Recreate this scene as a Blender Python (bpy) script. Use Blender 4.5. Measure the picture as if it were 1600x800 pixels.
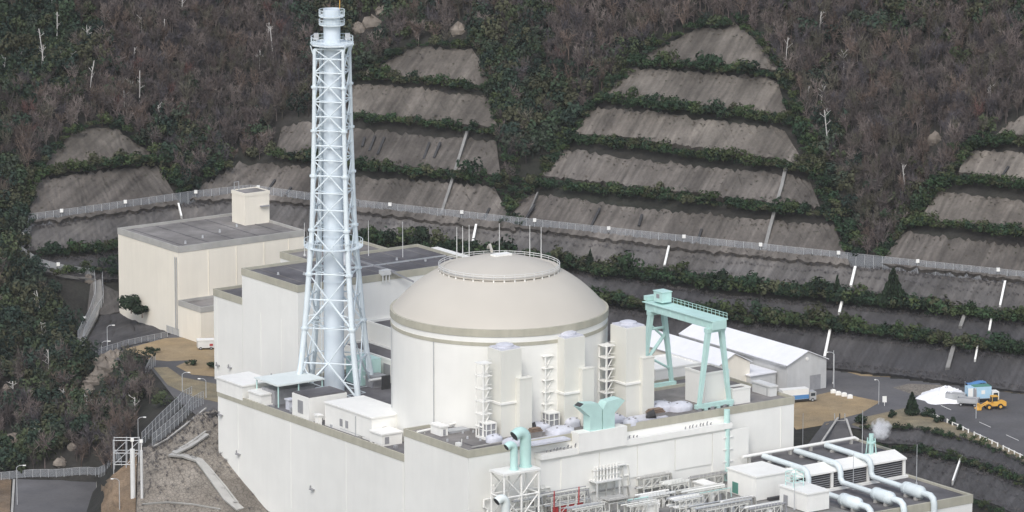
import bpy, math, random
import numpy as np
from mathutils import Vector, Matrix
random.seed(7); RNG = np.random.default_rng(7)
S = bpy.context.scene
for o in list(bpy.data.objects): bpy.data.objects.remove(o)

# ------------------------------------------------------------------ camera
F_PX = 8000.0                      # focal length in pixels of a 1600 px wide frame
PITCH = math.radians(11.6)
CAM = np.array([3.115, -1218.077, 302.596])
FW = np.array([0, math.cos(PITCH), -math.sin(PITCH)]); RT = np.array([1., 0, 0]); UPV = np.array([0, math.sin(PITCH), math.cos(PITCH)])
cd = bpy.data.cameras.new('camera'); cam = bpy.data.objects.new('camera', cd); S.collection.objects.link(cam)
cd.sensor_width = 36; cd.lens = 36 * F_PX / 1600; cd.clip_start = 1; cd.clip_end = 12000
cam.location = CAM; cam.rotation_euler = (math.pi / 2 - PITCH, 0, 0); S.camera = cam
# ------------------------------------------------------------------ sky, sun, exposure (bright overcast winter day)
SUN_AZ = math.radians(193); SUN_EL = math.radians(47)     # azimuth clockwise from +Y (away from the camera)
w = bpy.data.worlds.new('World'); S.world = w; w.use_nodes = True
nt = w.node_tree; nt.nodes.clear()
sky = nt.nodes.new('ShaderNodeTexSky'); sky.sky_type = 'NISHITA'; sky.sun_disc = False
sky.sun_elevation = SUN_EL; sky.sun_rotation = SUN_AZ; sky.dust_density = 2.0; sky.air_density = 1.0; sky.ozone_density = 0.6
hsv = nt.nodes.new('ShaderNodeHueSaturation'); hsv.inputs['Saturation'].default_value = 0.6
bg = nt.nodes.new('ShaderNodeBackground'); bg.inputs[1].default_value = 0.15
wo = nt.nodes.new('ShaderNodeOutputWorld')
nt.links.new(sky.outputs[0], hsv.inputs['Color']); nt.links.new(hsv.outputs[0], bg.inputs[0]); nt.links.new(bg.outputs[0], wo.inputs[0])
sd = bpy.data.lights.new('sun', 'SUN'); sd.energy = 1.05; sd.angle = math.radians(22); sd.color = (1.0, 0.985, 0.96)
sun = bpy.data.objects.new('sun', sd); S.collection.objects.link(sun)
sdir = Vector((math.sin(SUN_AZ) * math.cos(SUN_EL), math.cos(SUN_AZ) * math.cos(SUN_EL), math.sin(SUN_EL)))
sun.rotation_euler = sdir.to_track_quat('Z', 'Y').to_euler(); sun.location = (0, 0, 300)
S.view_settings.view_transform = 'Standard'; S.view_settings.look = 'None'; S.view_settings.gamma = 1
S.view_settings.use_curve_mapping = False; S.view_settings.exposure = 0.47
S.render.engine = 'CYCLES'; S.cycles.volume_bounces = 4; S.cycles.transparent_max_bounces = 16

# ------------------------------------------------------------------ site frame: u, v are the building axes, turned 35 degrees
ROT = math.radians(35); CU, SU = math.cos(ROT), math.sin(ROT)
def w2u(x, y): return (CU * x + SU * y, -SU * x + CU * y)
def u2w(u, v): return (CU * u - SU * v, SU * u + CU * v)
def ray(px, py): return FW + (px - 800) / F_PX * RT - (py - 400) / F_PX * UPV
def atw(px, py, z):                                     # survey point -> world at height z
    d = ray(px, py); t = (z - CAM[2]) / d[2]; p = CAM + t * d; return (p[0], p[1], z)
def at(px, py, z):
    p = atw(px, py, z); u, v = w2u(p[0], p[1]); return (u, v, z)
def proj(x, y, z):
    q0 = x - CAM[0]; q1 = y - CAM[1]; q2 = z - CAM[2]
    d = q1 * FW[1] + q2 * FW[2]
    return 800 + F_PX * q0 / d, 400 - F_PX * (q1 * UPV[1] + q2 * UPV[2]) / d
def scale_at(p): # pixels per metre at site point
    x, y = u2w(p[0], p[1]); return F_PX / ((y - CAM[1]) * FW[1] + (p[2] - CAM[2]) * FW[2])

# ------------------------------------------------------------------ materials
MATS = {}
def mat(name, col, rough=0.75, var=0.10, scale=0.6, stain=0.0, streak=0.0, bump=0.0, metal=0.0, spec=0.3, col2=None, fine=0.0, cells=0.0, along=False):
    if name in MATS: return MATS[name]
    m = bpy.data.materials.new(name); m.use_nodes = True; n = m.node_tree.nodes; l = m.node_tree.links
    b = n['Principled BSDF']; b.inputs['Roughness'].default_value = rough; b.inputs['Metallic'].default_value = metal
    b.inputs['Specular IOR Level'].default_value = spec
    tc = n.new('ShaderNodeNewGeometry')
    def noise(sc, vec=None, det=5):
        t = n.new('ShaderNodeTexNoise'); t.inputs['Scale'].default_value = sc; t.inputs['Detail'].default_value = det
        l.new(vec or tc.outputs['Position'], t.inputs['Vector']); return t.outputs['Fac']
    def ramp(src, a, c):
        r = n.new('ShaderNodeMapRange'); r.inputs[1].default_value = 0.3; r.inputs[2].default_value = 0.7
        r.inputs[3].default_value = a; r.inputs[4].default_value = c; l.new(src, r.inputs[0]); return r.outputs[0]
    def mul(a, c):
        k = n.new('ShaderNodeMath'); k.operation = 'MULTIPLY'; l.new(a, k.inputs[0]); l.new(c, k.inputs[1]); return k.outputs[0]
    fac = ramp(noise(scale), 1 - var, 1 + var)
    if fine: fac = mul(fac, ramp(noise(scale * 9, det=3), 1 - fine, 1 + fine))
    if stain: fac = mul(fac, ramp(noise(scale * 0.17, det=7), 1 - stain, 1 + stain * 0.4))
    if streak:
        mp = n.new('ShaderNodeMapping'); mp.inputs['Scale'].default_value = (0.8, 0.8, 0.09); l.new(tc.outputs['Position'], mp.inputs[0])
        if along:                                        # streaks run down the slope, so only distance along the contour counts
            dt = n.new('ShaderNodeVectorMath'); dt.operation = 'DOT_PRODUCT'; dt.inputs[1].default_value = (.869, -.495, 0); l.new(tc.outputs['Position'], dt.inputs[0])
            sx = n.new('ShaderNodeSeparateXYZ'); l.new(tc.outputs['Position'], sx.inputs[0]); cx = n.new('ShaderNodeCombineXYZ'); l.new(dt.outputs['Value'], cx.inputs[0]); l.new(sx.outputs[2], cx.inputs[2]); l.new(cx.outputs[0], mp.inputs[0])
        fac = mul(fac, ramp(noise(0.9, mp.outputs[0], 6), 1 - streak, 1 + streak * 0.5))
        fac = mul(fac, ramp(noise(0.2, mp.outputs[0], 3), 1 - streak * .7, 1 + streak * 0.5))
    if cells:
        vo = n.new('ShaderNodeTexVoronoi'); vo.feature = 'DISTANCE_TO_EDGE'; vo.inputs['Scale'].default_value = cells; l.new(tc.outputs['Position'], vo.inputs['Vector'])
        cr = n.new('ShaderNodeMapRange'); cr.inputs[1].default_value = 0; cr.inputs[2].default_value = .09; cr.inputs[3].default_value = .55; cr.inputs[4].default_value = 1.05; l.new(vo.outputs['Distance'], cr.inputs[0]); fac = mul(fac, cr.outputs[0])
    vm = n.new('ShaderNodeVectorMath'); vm.operation = 'SCALE'; l.new(fac, vm.inputs['Scale'])
    if col2:
        mx = n.new('ShaderNodeMix'); mx.data_type = 'RGBA'; mx.inputs[6].default_value = (*col, 1); mx.inputs[7].default_value = (*col2, 1)
        l.new(ramp(noise(scale * 0.3, det=8), 0, 1), mx.inputs[0]); l.new(mx.outputs[2], vm.inputs[0])
    else: vm.inputs[0].default_value = col
    l.new(vm.outputs[0], b.inputs['Base Color'])
    if bump:
        bp = n.new('ShaderNodeBump'); bp.inputs['Strength'].default_value = 0.6; bp.inputs['Distance'].default_value = bump
        l.new(noise(scale * 3), bp.inputs['Height']); l.new(bp.outputs[0], b.inputs['Normal'])
    MATS[name] = m; return m
def attr_mat(name, rough=0.9, var=0.15, trans=0.0):     # foliage: colour belongs to each plant
    m = bpy.data.materials.new(name); m.use_nodes = True; n = m.node_tree.nodes; l = m.node_tree.links
    b = n['Principled BSDF']; b.inputs['Roughness'].default_value = rough; b.inputs['Specular IOR Level'].default_value = 0.15
    a = n.new('ShaderNodeAttribute'); a.attribute_name = 'col'
    g = n.new('ShaderNodeNewGeometry'); t = n.new('ShaderNodeTexNoise'); t.inputs['Scale'].default_value = 1.3; l.new(g.outputs['Position'], t.inputs['Vector'])
    r = n.new('ShaderNodeMapRange'); r.inputs[1].default_value = .3; r.inputs[2].default_value = .7; r.inputs[3].default_value = 1 - var; r.inputs[4].default_value = 1 + var
    l.new(t.outputs['Fac'], r.inputs[0]); vm = n.new('ShaderNodeVectorMath'); vm.operation = 'SCALE'
    l.new(a.outputs['Color'], vm.inputs[0]); l.new(r.outputs[0], vm.inputs['Scale']); l.new(vm.outputs[0], b.inputs['Base Color'])
    MATS[name] = m; return m
def mesh_mat(name, col, alpha):                          # chain link / safety net: mostly holes
    m = bpy.data.materials.new(name); m.use_nodes = True; n = m.node_tree.nodes
    b = n['Principled BSDF']; b.inputs['Base Color'].default_value = (*col, 1); b.inputs['Roughness'].default_value = 0.6
    b.inputs['Alpha'].default_value = alpha; MATS[name] = m; return m
M = dict(
 wall=mat('painted_concrete_white', (0.82, 0.812, 0.77), 0.7, .02, .22, .06, .018),
 shaft=mat('painted_concrete_grey', (0.715, 0.705, 0.645), 0.7, .015, .25, .03, .02),
 paleteal=mat('pale_teal_sheet', (0.72, 0.77, 0.75), 0.6, .03, .5, .06),
 stair=mat('mossy_concrete', (0.24, 0.235, 0.225), 0.9, .15, .5, .3),
 piping=mat('lagged_pipe', (0.66, 0.72, 0.73), 0.5, .04, .6, .12),
 cream=mat('painted_concrete_cream', (0.85, 0.795, 0.685), 0.7, .02, .2, .04, .03),
 band=mat('parapet_olive', (0.45, 0.43, 0.35), 0.75, .06, .4, .10, .08),
 dome=mat('dome_beige', (0.53, 0.495, 0.435), 0.7, .03, .12, .07),
 roofd=mat('roof_membrane_dark', (0.110, 0.105, 0.112), 0.8, .15, .4, .35, col2=(0.17, 0.165, 0.17), fine=.06),
 roofg=mat('roof_membrane_grey', (0.20, 0.188, 0.180), 0.85, .14, .4, .4, fine=.08, col2=(0.27, 0.255, 0.245)),
 white=mat('white_paint', (0.84, 0.83, 0.79), 0.6, .02, .5, .04, .03),
 steel=mat('white_steel', (0.70, 0.70, 0.68), 0.5, .05, .9, .08),
 blue=mat('pale_blue_paint', (0.70, 0.77, 0.80), 0.5, .04, .5, .10),
 bluef=mat('flue_paint', (0.66, 0.73, 0.785), 0.5, .03, .3, .06),
 teal=mat('teal_paint', (0.50, 0.71, 0.665), 0.5, .05, .5, .12),
 teald=mat('teal_dark', (0.10, 0.26, 0.21), 0.6, .08, .5),
 lav=mat('tarp_lavender', (0.60, 0.605, 0.655), 0.55, .08, 1.1, .08),
 dark=mat('dark_recess', (0.05, 0.05, 0.052), 0.9, .2, .8),
 grey=mat('grey_metal', (0.30, 0.30, 0.31), 0.6, .1, .7),
 lgrey=mat('galvanised', (0.46, 0.47, 0.48), 0.45, .1, .7, metal=.2),
 timber=mat('brown_timber', (0.22, 0.16, 0.12), 0.9, .2, .9),
 rackm=mat('rack_cream_steel', (0.66, 0.655, 0.61), 0.6, .08, .9, .12),
 red=mat('red_paint', (0.42, 0.05, 0.05), 0.5, .1, .8),
 yellow=mat('yellow_paint', (0.72, 0.40, 0.08), 0.5, .06, .9),
 vblue=mat('vehicle_blue', (0.10, 0.25, 0.50), 0.4, .05, .9),
 cab=mat('pale_blue_panel', (0.42, 0.62, 0.76), 0.5, .05, .9),
 tyre=mat('tyre_rubber', (0.03, 0.03, 0.03), 0.9, .1),
 glass=mat('dark_glass', (0.03, 0.04, 0.05), 0.15, .1, spec=.6),
 salt=mat('white_heap', (0.86, 0.86, 0.87), 0.9, .03, .9, bump=.2),
 asphalt=mat('asphalt', (0.105, 0.104, 0.110), 0.9, .12, .13, .38, fine=.08, col2=(0.145, 0.140, 0.140)),
 lawn=mat('dry_lawn', (0.36, 0.265, 0.15), 0.95, .12, .3, .2, fine=.15, col2=(0.30, 0.235, 0.15), bump=.1),
 drygrass=mat('dry_verge', (0.26, 0.21, 0.13), 0.95, .2, .3, .25, fine=.2, col2=(0.20, 0.18, 0.13), bump=.15),
 soil=mat('forest_floor', (0.036, 0.032, 0.030), 0.95, .3, .15, .3, fine=.2, col2=(0.026, 0.028, 0.022), bump=.5),
 shot=mat('sprayed_concrete', (0.128, 0.112, 0.097), 0.92, .24, .14, .45, .36, bump=.3, col2=(0.212, 0.190, 0.165), fine=.12, along=True),
 shotd=mat('weathered_concrete', (0.112, 0.099, 0.088), 0.92, .24, .14, .45, .38, bump=.3, col2=(0.178, 0.160, 0.143), fine=.12, along=True),
 netted=mat('netted_slope', (0.062, 0.061, 0.064), 0.95, .15, .2, .3, .3, bump=.12, col2=(0.086, 0.083, 0.085), fine=.12, along=True),
 netpale=mat('netted_slope_pale', (0.122, 0.116, 0.114), 0.95, .15, .2, .35, .35, bump=.1, col2=(0.165, 0.152, 0.140), fine=.10, along=True),
 netmid=mat('netted_slope_mid', (0.060, 0.059, 0.063), 0.95, .15, .2, .3, .3, bump=.1, col2=(0.090, 0.086, 0.087), fine=.10, along=True),
 pitch=mat('stone_pitching', (0.20, 0.176, 0.148), 0.95, .16, .35, .3, fine=.2, bump=.35, col2=(0.27, 0.243, 0.208), cells=.9),
 conc=mat('pale_concrete', (0.42, 0.41, 0.385), 0.85, .1, .4, .15),
 brown=mat('dead_bracken', (0.21, 0.145, 0.09), 0.95, .25, .3, .3, fine=.25, bump=.3, col2=(0.15, 0.12, 0.09)),
 rock=mat('pale_rock', (0.23, 0.20, 0.17), 0.95, .2, .5, .3, bump=.4),
 snag=mat('bleached_wood', (0.50, 0.48, 0.46), 0.85, .12, .8),
 shedroof=mat('white_sheet_roof', (0.82, 0.82, 0.84), 0.5, .03, .5, .05),
 shedwall=mat('grey_sheet_wall', (0.60, 0.60, 0.59), 0.65, .05, .5, .1, .08),
)
LEAF = attr_mat('foliage'); TWIG = attr_mat('bare_twigs'); NET = mesh_mat('chain_link', (0.40, 0.42, 0.45), 0.38); NET2 = mesh_mat('rockfall_net', (0.55, 0.57, 0.58), 0.45)
def steam_mat():
    m = bpy.data.materials.new('steam'); m.use_nodes = True; n = m.node_tree.nodes; l = m.node_tree.links; n.remove(n['Principled BSDF'])
    v = n.new('ShaderNodeVolumePrincipled'); v.inputs['Color'].default_value = (.97, .97, .98, 1)
    g = n.new('ShaderNodeNewGeometry'); t = n.new('ShaderNodeTexNoise'); t.inputs['Scale'].default_value = .7; t.inputs['Detail'].default_value = 4
    l.new(g.outputs['Position'], t.inputs['Vector'])
    tc = n.new('ShaderNodeTexCoord'); ln = n.new('ShaderNodeVectorMath'); ln.operation = 'LENGTH'
    mp = n.new('ShaderNodeVectorMath'); mp.operation = 'MULTIPLY_ADD'; mp.inputs[1].default_value = (2, 2, 2); mp.inputs[2].default_value = (-1, -1, -1)
    l.new(tc.outputs['Generated'], mp.inputs[0]); l.new(mp.outputs[0], ln.inputs[0])
    a = n.new('ShaderNodeMath'); a.operation = 'SUBTRACT'; l.new(t.outputs['Fac'], a.inputs[0])
    b = n.new('ShaderNodeMath'); b.operation = 'MULTIPLY'; b.inputs[1].default_value = .45; l.new(ln.outputs['Value'], b.inputs[0]); l.new(b.outputs[0], a.inputs[1])
    r = n.new('ShaderNodeMapRange'); r.inputs[1].default_value = .1; r.inputs[2].default_value = .45; r.inputs[3].default_value = 0; r.inputs[4].default_value = 1.2
    l.new(a.outputs[0], r.inputs[0]); l.new(r.outputs[0], v.inputs['Density']); l.new(v.outputs[0], n['Material Output'].inputs['Volume']); return m
STEAM = steam_mat()

# ------------------------------------------------------------------ mesh building
class MB:
    def __init__(s): s.v = []; s.f = []
    def add(s, vs, fs):
        k = len(s.v); s.v += [tuple(map(float, p)) for p in vs]; s.f += [tuple(k + i for i in q) for q in fs]; return s
    def box(s, a0, a1, b0, b1, z0, z1):
        return s.add([(a0,b0,z0),(a1,b0,z0),(a1,b1,z0),(a0,b1,z0),(a0,b0,z1),(a1,b0,z1),(a1,b1,z1),(a0,b1,z1)],
              [(3,2,1,0),(4,5,6,7),(0,1,5,4),(1,2,6,5),(2,3,7,6),(3,0,4,7)])
    def prism(s, poly, z0, z1):
        n = len(poly); ar = sum(poly[i][0]*poly[(i+1)%n][1]-poly[(i+1)%n][0]*poly[i][1] for i in range(n))
        if ar < 0: poly = poly[::-1]
        return s.add([(p[0],p[1],z0) for p in poly]+[(p[0],p[1],z1) for p in poly],
              [tuple(range(n))[::-1], tuple(range(n,2*n))]+[(i,(i+1)%n,n+(i+1)%n,n+i) for i in range(n)])
    def tube(s, p0, p1, r0, r1=None, n=8, caps=True):
        r1 = r0 if r1 is None else r1; p0 = Vector(p0); p1 = Vector(p1); d = (p1-p0)
        if d.length < 1e-6: return s
        d.normalize(); a = d.orthogonal().normalized(); b = d.cross(a); vs = []
        for p, r in ((p0,r0),(p1,r1)):
            for i in range(n):
                t = 2*math.pi*i/n; vs.append(p + a*(r*math.cos(t)) + b*(r*math.sin(t)))
        fs = [(i,(i+1)%n,n+(i+1)%n,n+i) for i in range(n)]
        if caps: fs += [tuple(range(n))[::-1], tuple(range(n,2*n))]
        return s.add(vs, fs)
    def pipe(s, pts, r, n=10):                         # bent pipe with mitred joints
        pts = [Vector(p) for p in pts]; rings = []
        a = None
        for i, p in enumerate(pts):
            d = ((pts[min(i+1,len(pts)-1)]-p).normalized() + (p-pts[max(i-1,0)]).normalized())
            d = d.normalized() if d.length > 1e-6 else Vector((0,0,1))
            a = d.orthogonal().normalized() if a is None else (a - d*a.dot(d)).normalized()
            b = d.cross(a); rings.append([p + a*(r*math.cos(2*math.pi*k/n)) + b*(r*math.sin(2*math.pi*k/n)) for k in range(n)])
        fs = []
        for i in range(len(pts)-1):
            for k in range(n): fs.append((i*n+k, i*n+(k+1)%n, (i+1)*n+(k+1)%n, (i+1)*n+k))
        fs += [tuple(range(n))[::-1], tuple(range((len(pts)-1)*n, len(pts)*n))]
        return s.add([q for r_ in rings for q in r_], fs)
    def lathe(s, prof, c=(0,0,0), n=64, closed=False):
        vs = []; m = len(prof)
        for r, z in prof:
            for i in range(n):
                t = 2*math.pi*i/n; vs.append((c[0]+r*math.cos(t), c[1]+r*math.sin(t), c[2]+z))
        fs = []
        for j in range(m if closed else m-1):
            for i in range(n): fs.append((j*n+i, j*n+(i+1)%n, ((j+1)%m)*n+(i+1)%n, ((j+1)%m)*n+i))
        return s.add(vs, fs)
    def grid(s, rows):
        m = len(rows); n = len(rows[0])
        return s.add([p for r in rows for p in r], [(j*n+i, j*n+i+1, (j+1)*n+i+1, (j+1)*n+i) for j in range(m-1) for i in range(n-1)])
def link(o): S.collection.objects.link(o); return o
def tag(o, label=None, cat=None, group=None, kind=None):
    if label: o['label'] = label
    if cat: o['category'] = cat
    if group: o['group'] = group
    if kind: o['kind'] = kind
    return o
def mkmesh(name, mb, m, base=(0,0,0), smooth=False):
    me = bpy.data.meshes.new(name)
    me.from_pydata([(p[0]-base[0], p[1]-base[1], p[2]-base[2]) for p in mb.v], [], mb.f); me.materials.append(M[m] if isinstance(m, str) else m)
    if smooth:
        for p in me.polygons: p.use_smooth = True
        me.update()
        try: me.set_sharp_from_angle(angle=math.radians(40))
        except Exception: pass
    return me
class Thing:                                            # an Empty at the thing's base that parents its parts
    def __init__(s, name, label, cat, base=(0,0,0), group=None, site=True):
        s.base = base; s.o = link(bpy.data.objects.new(name, None)); s.o.empty_display_size = .5
        x, y = u2w(base[0], base[1]) if site else base[:2]
        s.o.location = (x, y, base[2]); s.o.rotation_euler = (0, 0, ROT if site else 0); tag(s.o, label, cat, group)
    def part(s, name, mb, m, parent=None, label=None, smooth=False):
        o = link(bpy.data.objects.new(name, mkmesh(name, mb, m, s.base, smooth))); o.parent = parent or s.o
        if label: o['label'] = label
        return o
    def copies(s, name, me, places, parent=None):       # alike pieces that share one mesh; places are 4x4 matrices in the thing's frame
        for mt in places:
            o = link(bpy.data.objects.new(name, me)); o.parent = parent or s.o; o.matrix_local = mt
def solo(name, mb, m, label, cat, base=(0,0,0), group=None, site=True, kind=None, smooth=False):
    o = link(bpy.data.objects.new(name, mkmesh(name, mb, m, base, smooth)))
    x, y = u2w(base[0], base[1]) if site else base[:2]
    o.location = (x, y, base[2]); o.rotation_euler = (0, 0, ROT if site else 0)
    return tag(o, label, cat, group, kind)
def struct(name, mb, m, site=True, smooth=False, label=None):
    o = link(bpy.data.objects.new(name, mkmesh(name, mb, m, (0,0,0), smooth))); o.rotation_euler = (0, 0, ROT if site else 0)
    o['kind'] = 'structure'
    if label: o['label'] = label
    return o
def np_mesh(name, V, Fq, m, cols=None):                 # big meshes of triangles or quads straight from arrays
    me = bpy.data.meshes.new(name); k = Fq.shape[1]
    me.vertices.add(len(V)); me.vertices.foreach_set('co', np.ascontiguousarray(V, dtype=np.float32).ravel())
    me.loops.add(Fq.size); me.loops.foreach_set('vertex_index', np.ascontiguousarray(Fq, dtype=np.int32).ravel())
    me.polygons.add(len(Fq)); me.polygons.foreach_set('loop_start', np.arange(0, Fq.size, k, dtype=np.int32))
    me.update(calc_edges=True)
    if cols is not None:
        a = me.color_attributes.new('col', 'FLOAT_COLOR', 'POINT'); c4 = np.ones((len(V), 4), np.float32); c4[:, :3] = cols
        a.data.foreach_set('color', c4.ravel())
    me.materials.append(m); return me

# ================================================================== TERRAIN
P0 = np.array([-72.6, 233.4]); NR = np.array([.495, .869]); NL = np.array([-.576, .817]); TR = np.array([.869, -.495])
_pl = [atw(px, py, 0)[:2] for px, py in [(125,556),(190,556),(235,574),(252,596),(272,622),(308,650)]]
_pl += [u2w(*q) for q in [(-5,78),(10,10),(50,-20),(64,-27)]]
_pl += [atw(px, py, 0)[:2] for px, py in [(1290,664),(1350,670),(1430,668),(1500,682),(1560,702),(1600,724),(1660,755)]]
_pl += [(300,20),(320,300),(0,420),(-150,300),(-127,188),(-114,150)]
PLAT = np.array(_pl)
def poly_sd(x, y, poly):                               # distance outside a polygon (0 inside)
    d2 = np.full(x.shape, 1e12); ins = np.zeros(x.shape, bool); n = len(poly)
    for i in range(n):
        ax, ay = poly[i]; bx, by = poly[(i+1) % n]; ex, ey = bx-ax, by-ay
        t = np.clip(((x-ax)*ex+(y-ay)*ey)/(ex*ex+ey*ey), 0, 1)
        d2 = np.minimum(d2, (x-ax-t*ex)**2+(y-ay-t*ey)**2)
        c = ((ay > y) != (by > y)); ins ^= c & (x < (bx-ax)*(y-ay)/((by-ay) if by != ay else 1e-9)+ax)
    return np.where(ins, 0, np.sqrt(d2))
def nz(x, y):                                          # gentle natural relief
    return (np.sin(x*.061+1.3)*np.cos(y*.053-.4)+.6*np.sin(x*.13+y*.09+2)+.45*np.sin(x*.21-y*.27)+.3*np.cos(x*.43+y*.37))*.8
LOW = -22.0
def hill_d(x, y): return np.maximum((x-P0[0])*NR[0]+(y-P0[1])*NR[1], (x-P0[0])*NL[0]+(y-P0[1])*NL[1])
def height(x, y):
    x = np.asarray(x, float); y = np.asarray(y, float)
    d = hill_d(x, y); out = poly_sd(x, y, PLAT)
    zf = np.maximum(LOW, -.5*out)
    hz = 22 + np.where(d > 0, .80*d, .71*d)
    s = (x-P0[0])*TR[0]+(y-P0[1])*TR[1]
    k = np.clip(d/15, 0, 1)
    hz = hz - k*5*(np.exp(-((s-88)/8)**2)+np.exp(-((s-197)/8)**2)) + np.clip((d-2)/15, 0, 1)*nz(x, y)
    z = np.maximum(zf, hz)
    kk = np.clip((79-y)/7, 0, 1)*np.clip((-98-x)/6, 0, 1); z = z*(1-kk)+LOW*kk
    return z + np.where((out > 6) & (zf > LOW+1), nz(x, y)*np.clip((out-6)/12, 0, 1)*.7, 0)*np.where(y > 60, 1, 0)
_YS = np.arange(-170, 520, 1.0)
def hit(px, py):                                       # where a sight line meets the terrain
    d = ray(px, py); t = (_YS-CAM[1])/d[1]; X = CAM[0]+t*d[0]; Z = CAM[2]+t*d[2]
    df = Z-height(X, _YS); i = int(np.argmax(df < 0))
    if i == 0: i = len(_YS)-1
    a = df[i-1]/(df[i-1]-df[i]+1e-9); tt = t[i-1]+a*(t[i]-t[i-1]); p = CAM+tt*d
    return Vector(p)
gx = np.arange(-270, 271, 2.5); gy = np.arange(-170, 471, 2.5)
GX, GY = np.meshgrid(gx, gy); GZ = height(GX, GY)
Vt = np.stack([GX, GY, GZ], -1).reshape(-1, 3); nx, ny = len(gx), len(gy)
ii = (np.arange(ny-1)[:, None]*nx+np.arange(nx-1)[None]).ravel()
o = link(bpy.data.objects.new('hillside', np_mesh('hillside', Vt, np.stack([ii, ii+1, ii+1+nx, ii+nx], 1), M['soil']))); o['kind'] = 'structure'
for p in o.data.polygons: p.use_smooth = True
g = MB(); R_ = 1450
g.add([(-R_,-R_,-22.6),(R_,-R_,-22.6),(R_,R_,-22.6),(-R_,R_,-22.6)], [(0,1,2,3)]); struct('ground', g, 'drygrass', site=False)

def resample(pl, n):
    pl = np.array(pl, float); L = np.r_[0, np.cumsum(np.hypot(*np.diff(pl, axis=0).T))]
    t = np.linspace(0, L[-1], n); return np.stack([np.interp(t, L, pl[:, 0]), np.interp(t, L, pl[:, 1])], 1)
SLAB_PX = []                                           # outlines kept clear of trees
def slab(name, top, bot, m, pull=2.6, rows=6, step=5, rough=.12, drape=False):
    SLAB_PX.append(np.array(list(top)+list(bot)[::-1], float))
    n = max(4, int(max(abs(top[-1][0]-top[0][0]), abs(bot[-1][0]-bot[0][0]))/step))
    T = resample(top, n); B = resample(bot, n); fr = []
    jag = 2.0 if m in ('shot', 'shotd') else .8
    tp = [hit(x, y+RNG.normal(0, jag)) for x, y in T]; bp = [hit(x, y+RNG.normal(0, jag*.7)) for x, y in B]; cv = Vector(CAM)
    tp = [p+(cv-p).normalized()*.7 for p in tp]; bp = [p+(cv-p).normalized()*pull for p in bp]
    R = []
    for j in range(rows+1):
        k = j/rows
        if drape and 0 < j < rows: R.append([(lambda h_: h_+(cv-h_).normalized()*(.7+(pull-.7)*k)+Vector((0, 0, RNG.normal(0, rough))))(hit(*(T[i]*(1-k)+B[i]*k))) for i in range(n)]); continue
        R.append([t.lerp(b, k)+Vector((0, -1, .6))*(RNG.normal(0, rough) if 0 < j < rows else 0) for t, b in zip(tp, bp)])
    back = [p+Vector((0, 5, -.5)) for p in tp]; foot = [p+Vector((0, 3, -4)) for p in bp]
    mb = MB(); mb.grid([back]+R+[foot])
    for c in (0, n-1):                                 # close the ends
        col = [r[c] for r in R]; mb.add(col+[foot[c], back[c]], [tuple(range(len(col)+2))[::(1 if c else -1)]])
    ob = struct(name, mb, m, site=False)
    return R
slabs = [
 ([(1000,91),(1040,70),(1085,47),(1130,46),(1150,38),(1185,68),(1215,104)], [(1000,93),(1040,96),(1085,98),(1150,101),(1215,110)], 'shot'),
 ([(985,106),(1080,112),(1200,121),(1216,130)], [(938,148),(1040,161),(1100,166),(1232,181)], 'shot'),
 ([(922,169),(1000,173),(1100,186),(1226,202)], [(898,209),(1000,217),(1100,232),(1258,256)], 'shot'),
 ([(876,232),(950,243),(1100,262),(1200,268),(1266,282)], [(846,274),(960,287),(1100,303),(1200,316),(1282,323)], 'shotd'),
 ([(815,302),(900,312),(1000,325),(1100,335),(1210,345),(1302,351)], [(786,353),(900,367),(1086,390),(1200,402),(1328,414)], 'shotd'),
 ([(572,113),(610,92),(650,74),(740,78),(757,104)], [(572,116),(610,118),(650,120),(700,126),(764,133)], 'shot'),
 ([(545,131),(620,134),(700,145),(760,150)], [(545,177),(600,182),(700,192),(777,196)], 'shot'),
 ([(440,200),(470,190),(560,200),(650,210),(775,222)], [(430,240),(500,245),(560,252),(650,264),(782,275)], 'shotd'),
 ([(318,288),(375,254),(480,262),(560,275),(650,283),(772,292)], [(297,313),(400,310),(480,320),(560,330),(690,347),(806,360)], 'shotd'),
 ([(72,252),(110,212),(150,197),(185,203),(234,240)], [(64,269),(110,262),(150,257),(234,247)], 'shot'),
 ([(54,283),(120,272),(248,260)], [(41,347),(150,337),(282,318)], 'shotd'),
 ([(1562,204),(1600,180),(1640,160)], [(1555,209),(1600,212),(1640,214)], 'shot'),
 ([(1510,235),(1600,238),(1640,240)], [(1498,269),(1550,276),(1640,290)], 'shot'),
 ([(1465,300),(1600,313),(1640,318)], [(1438,340),(1600,357),(1640,362)], 'shot'),
 ([(1410,362),(1600,386),(1640,392)], [(1376,412),(1600,438),(1640,443)], 'shotd'),
]
SHOTROWS = [slab('concrete_slope', t, b, m) for t, b, m in slabs]
low_slabs = [   # the netted slopes under the fence
 ([(480,322),(560,331),(700,346),(860,364),(1086,390),(1294,412),(1507,435),(1640,448)], [(480,360),(560,368),(700,382),(860,400),(1086,427),(1294,449),(1507,480),(1640,497)]),
 ([(560,385),(860,424),(950,434),(1137,464),(1322,481),(1460,493),(1640,510)], [(560,415),(860,450),(950,462),(1137,486),(1322,504),(1460,524),(1640,545)]),
 ([(860,474),(950,482),(1137,505),(1230,514),(1322,522),(1460,541),(1640,562)], [(860,520),(950,535),(1137,556),(1300,575),(1400,585),(1600,612),(1640,618)]),
 ([(48,354),(120,345),(300,318),(390,310),(480,322)], [(42,392),(120,385),(300,362),(390,352),(480,362)]),
 ([(60,404),(120,402),(300,385)], [(60,424),(130,436),(300,436)]),
]
NETROWS = [slab('netted_slope', t, b, m_, pull=2.0) for (t, b), m_ in zip(low_slabs, ('netpale', 'netmid', 'netmid', 'netpale', 'netmid'))]
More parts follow.
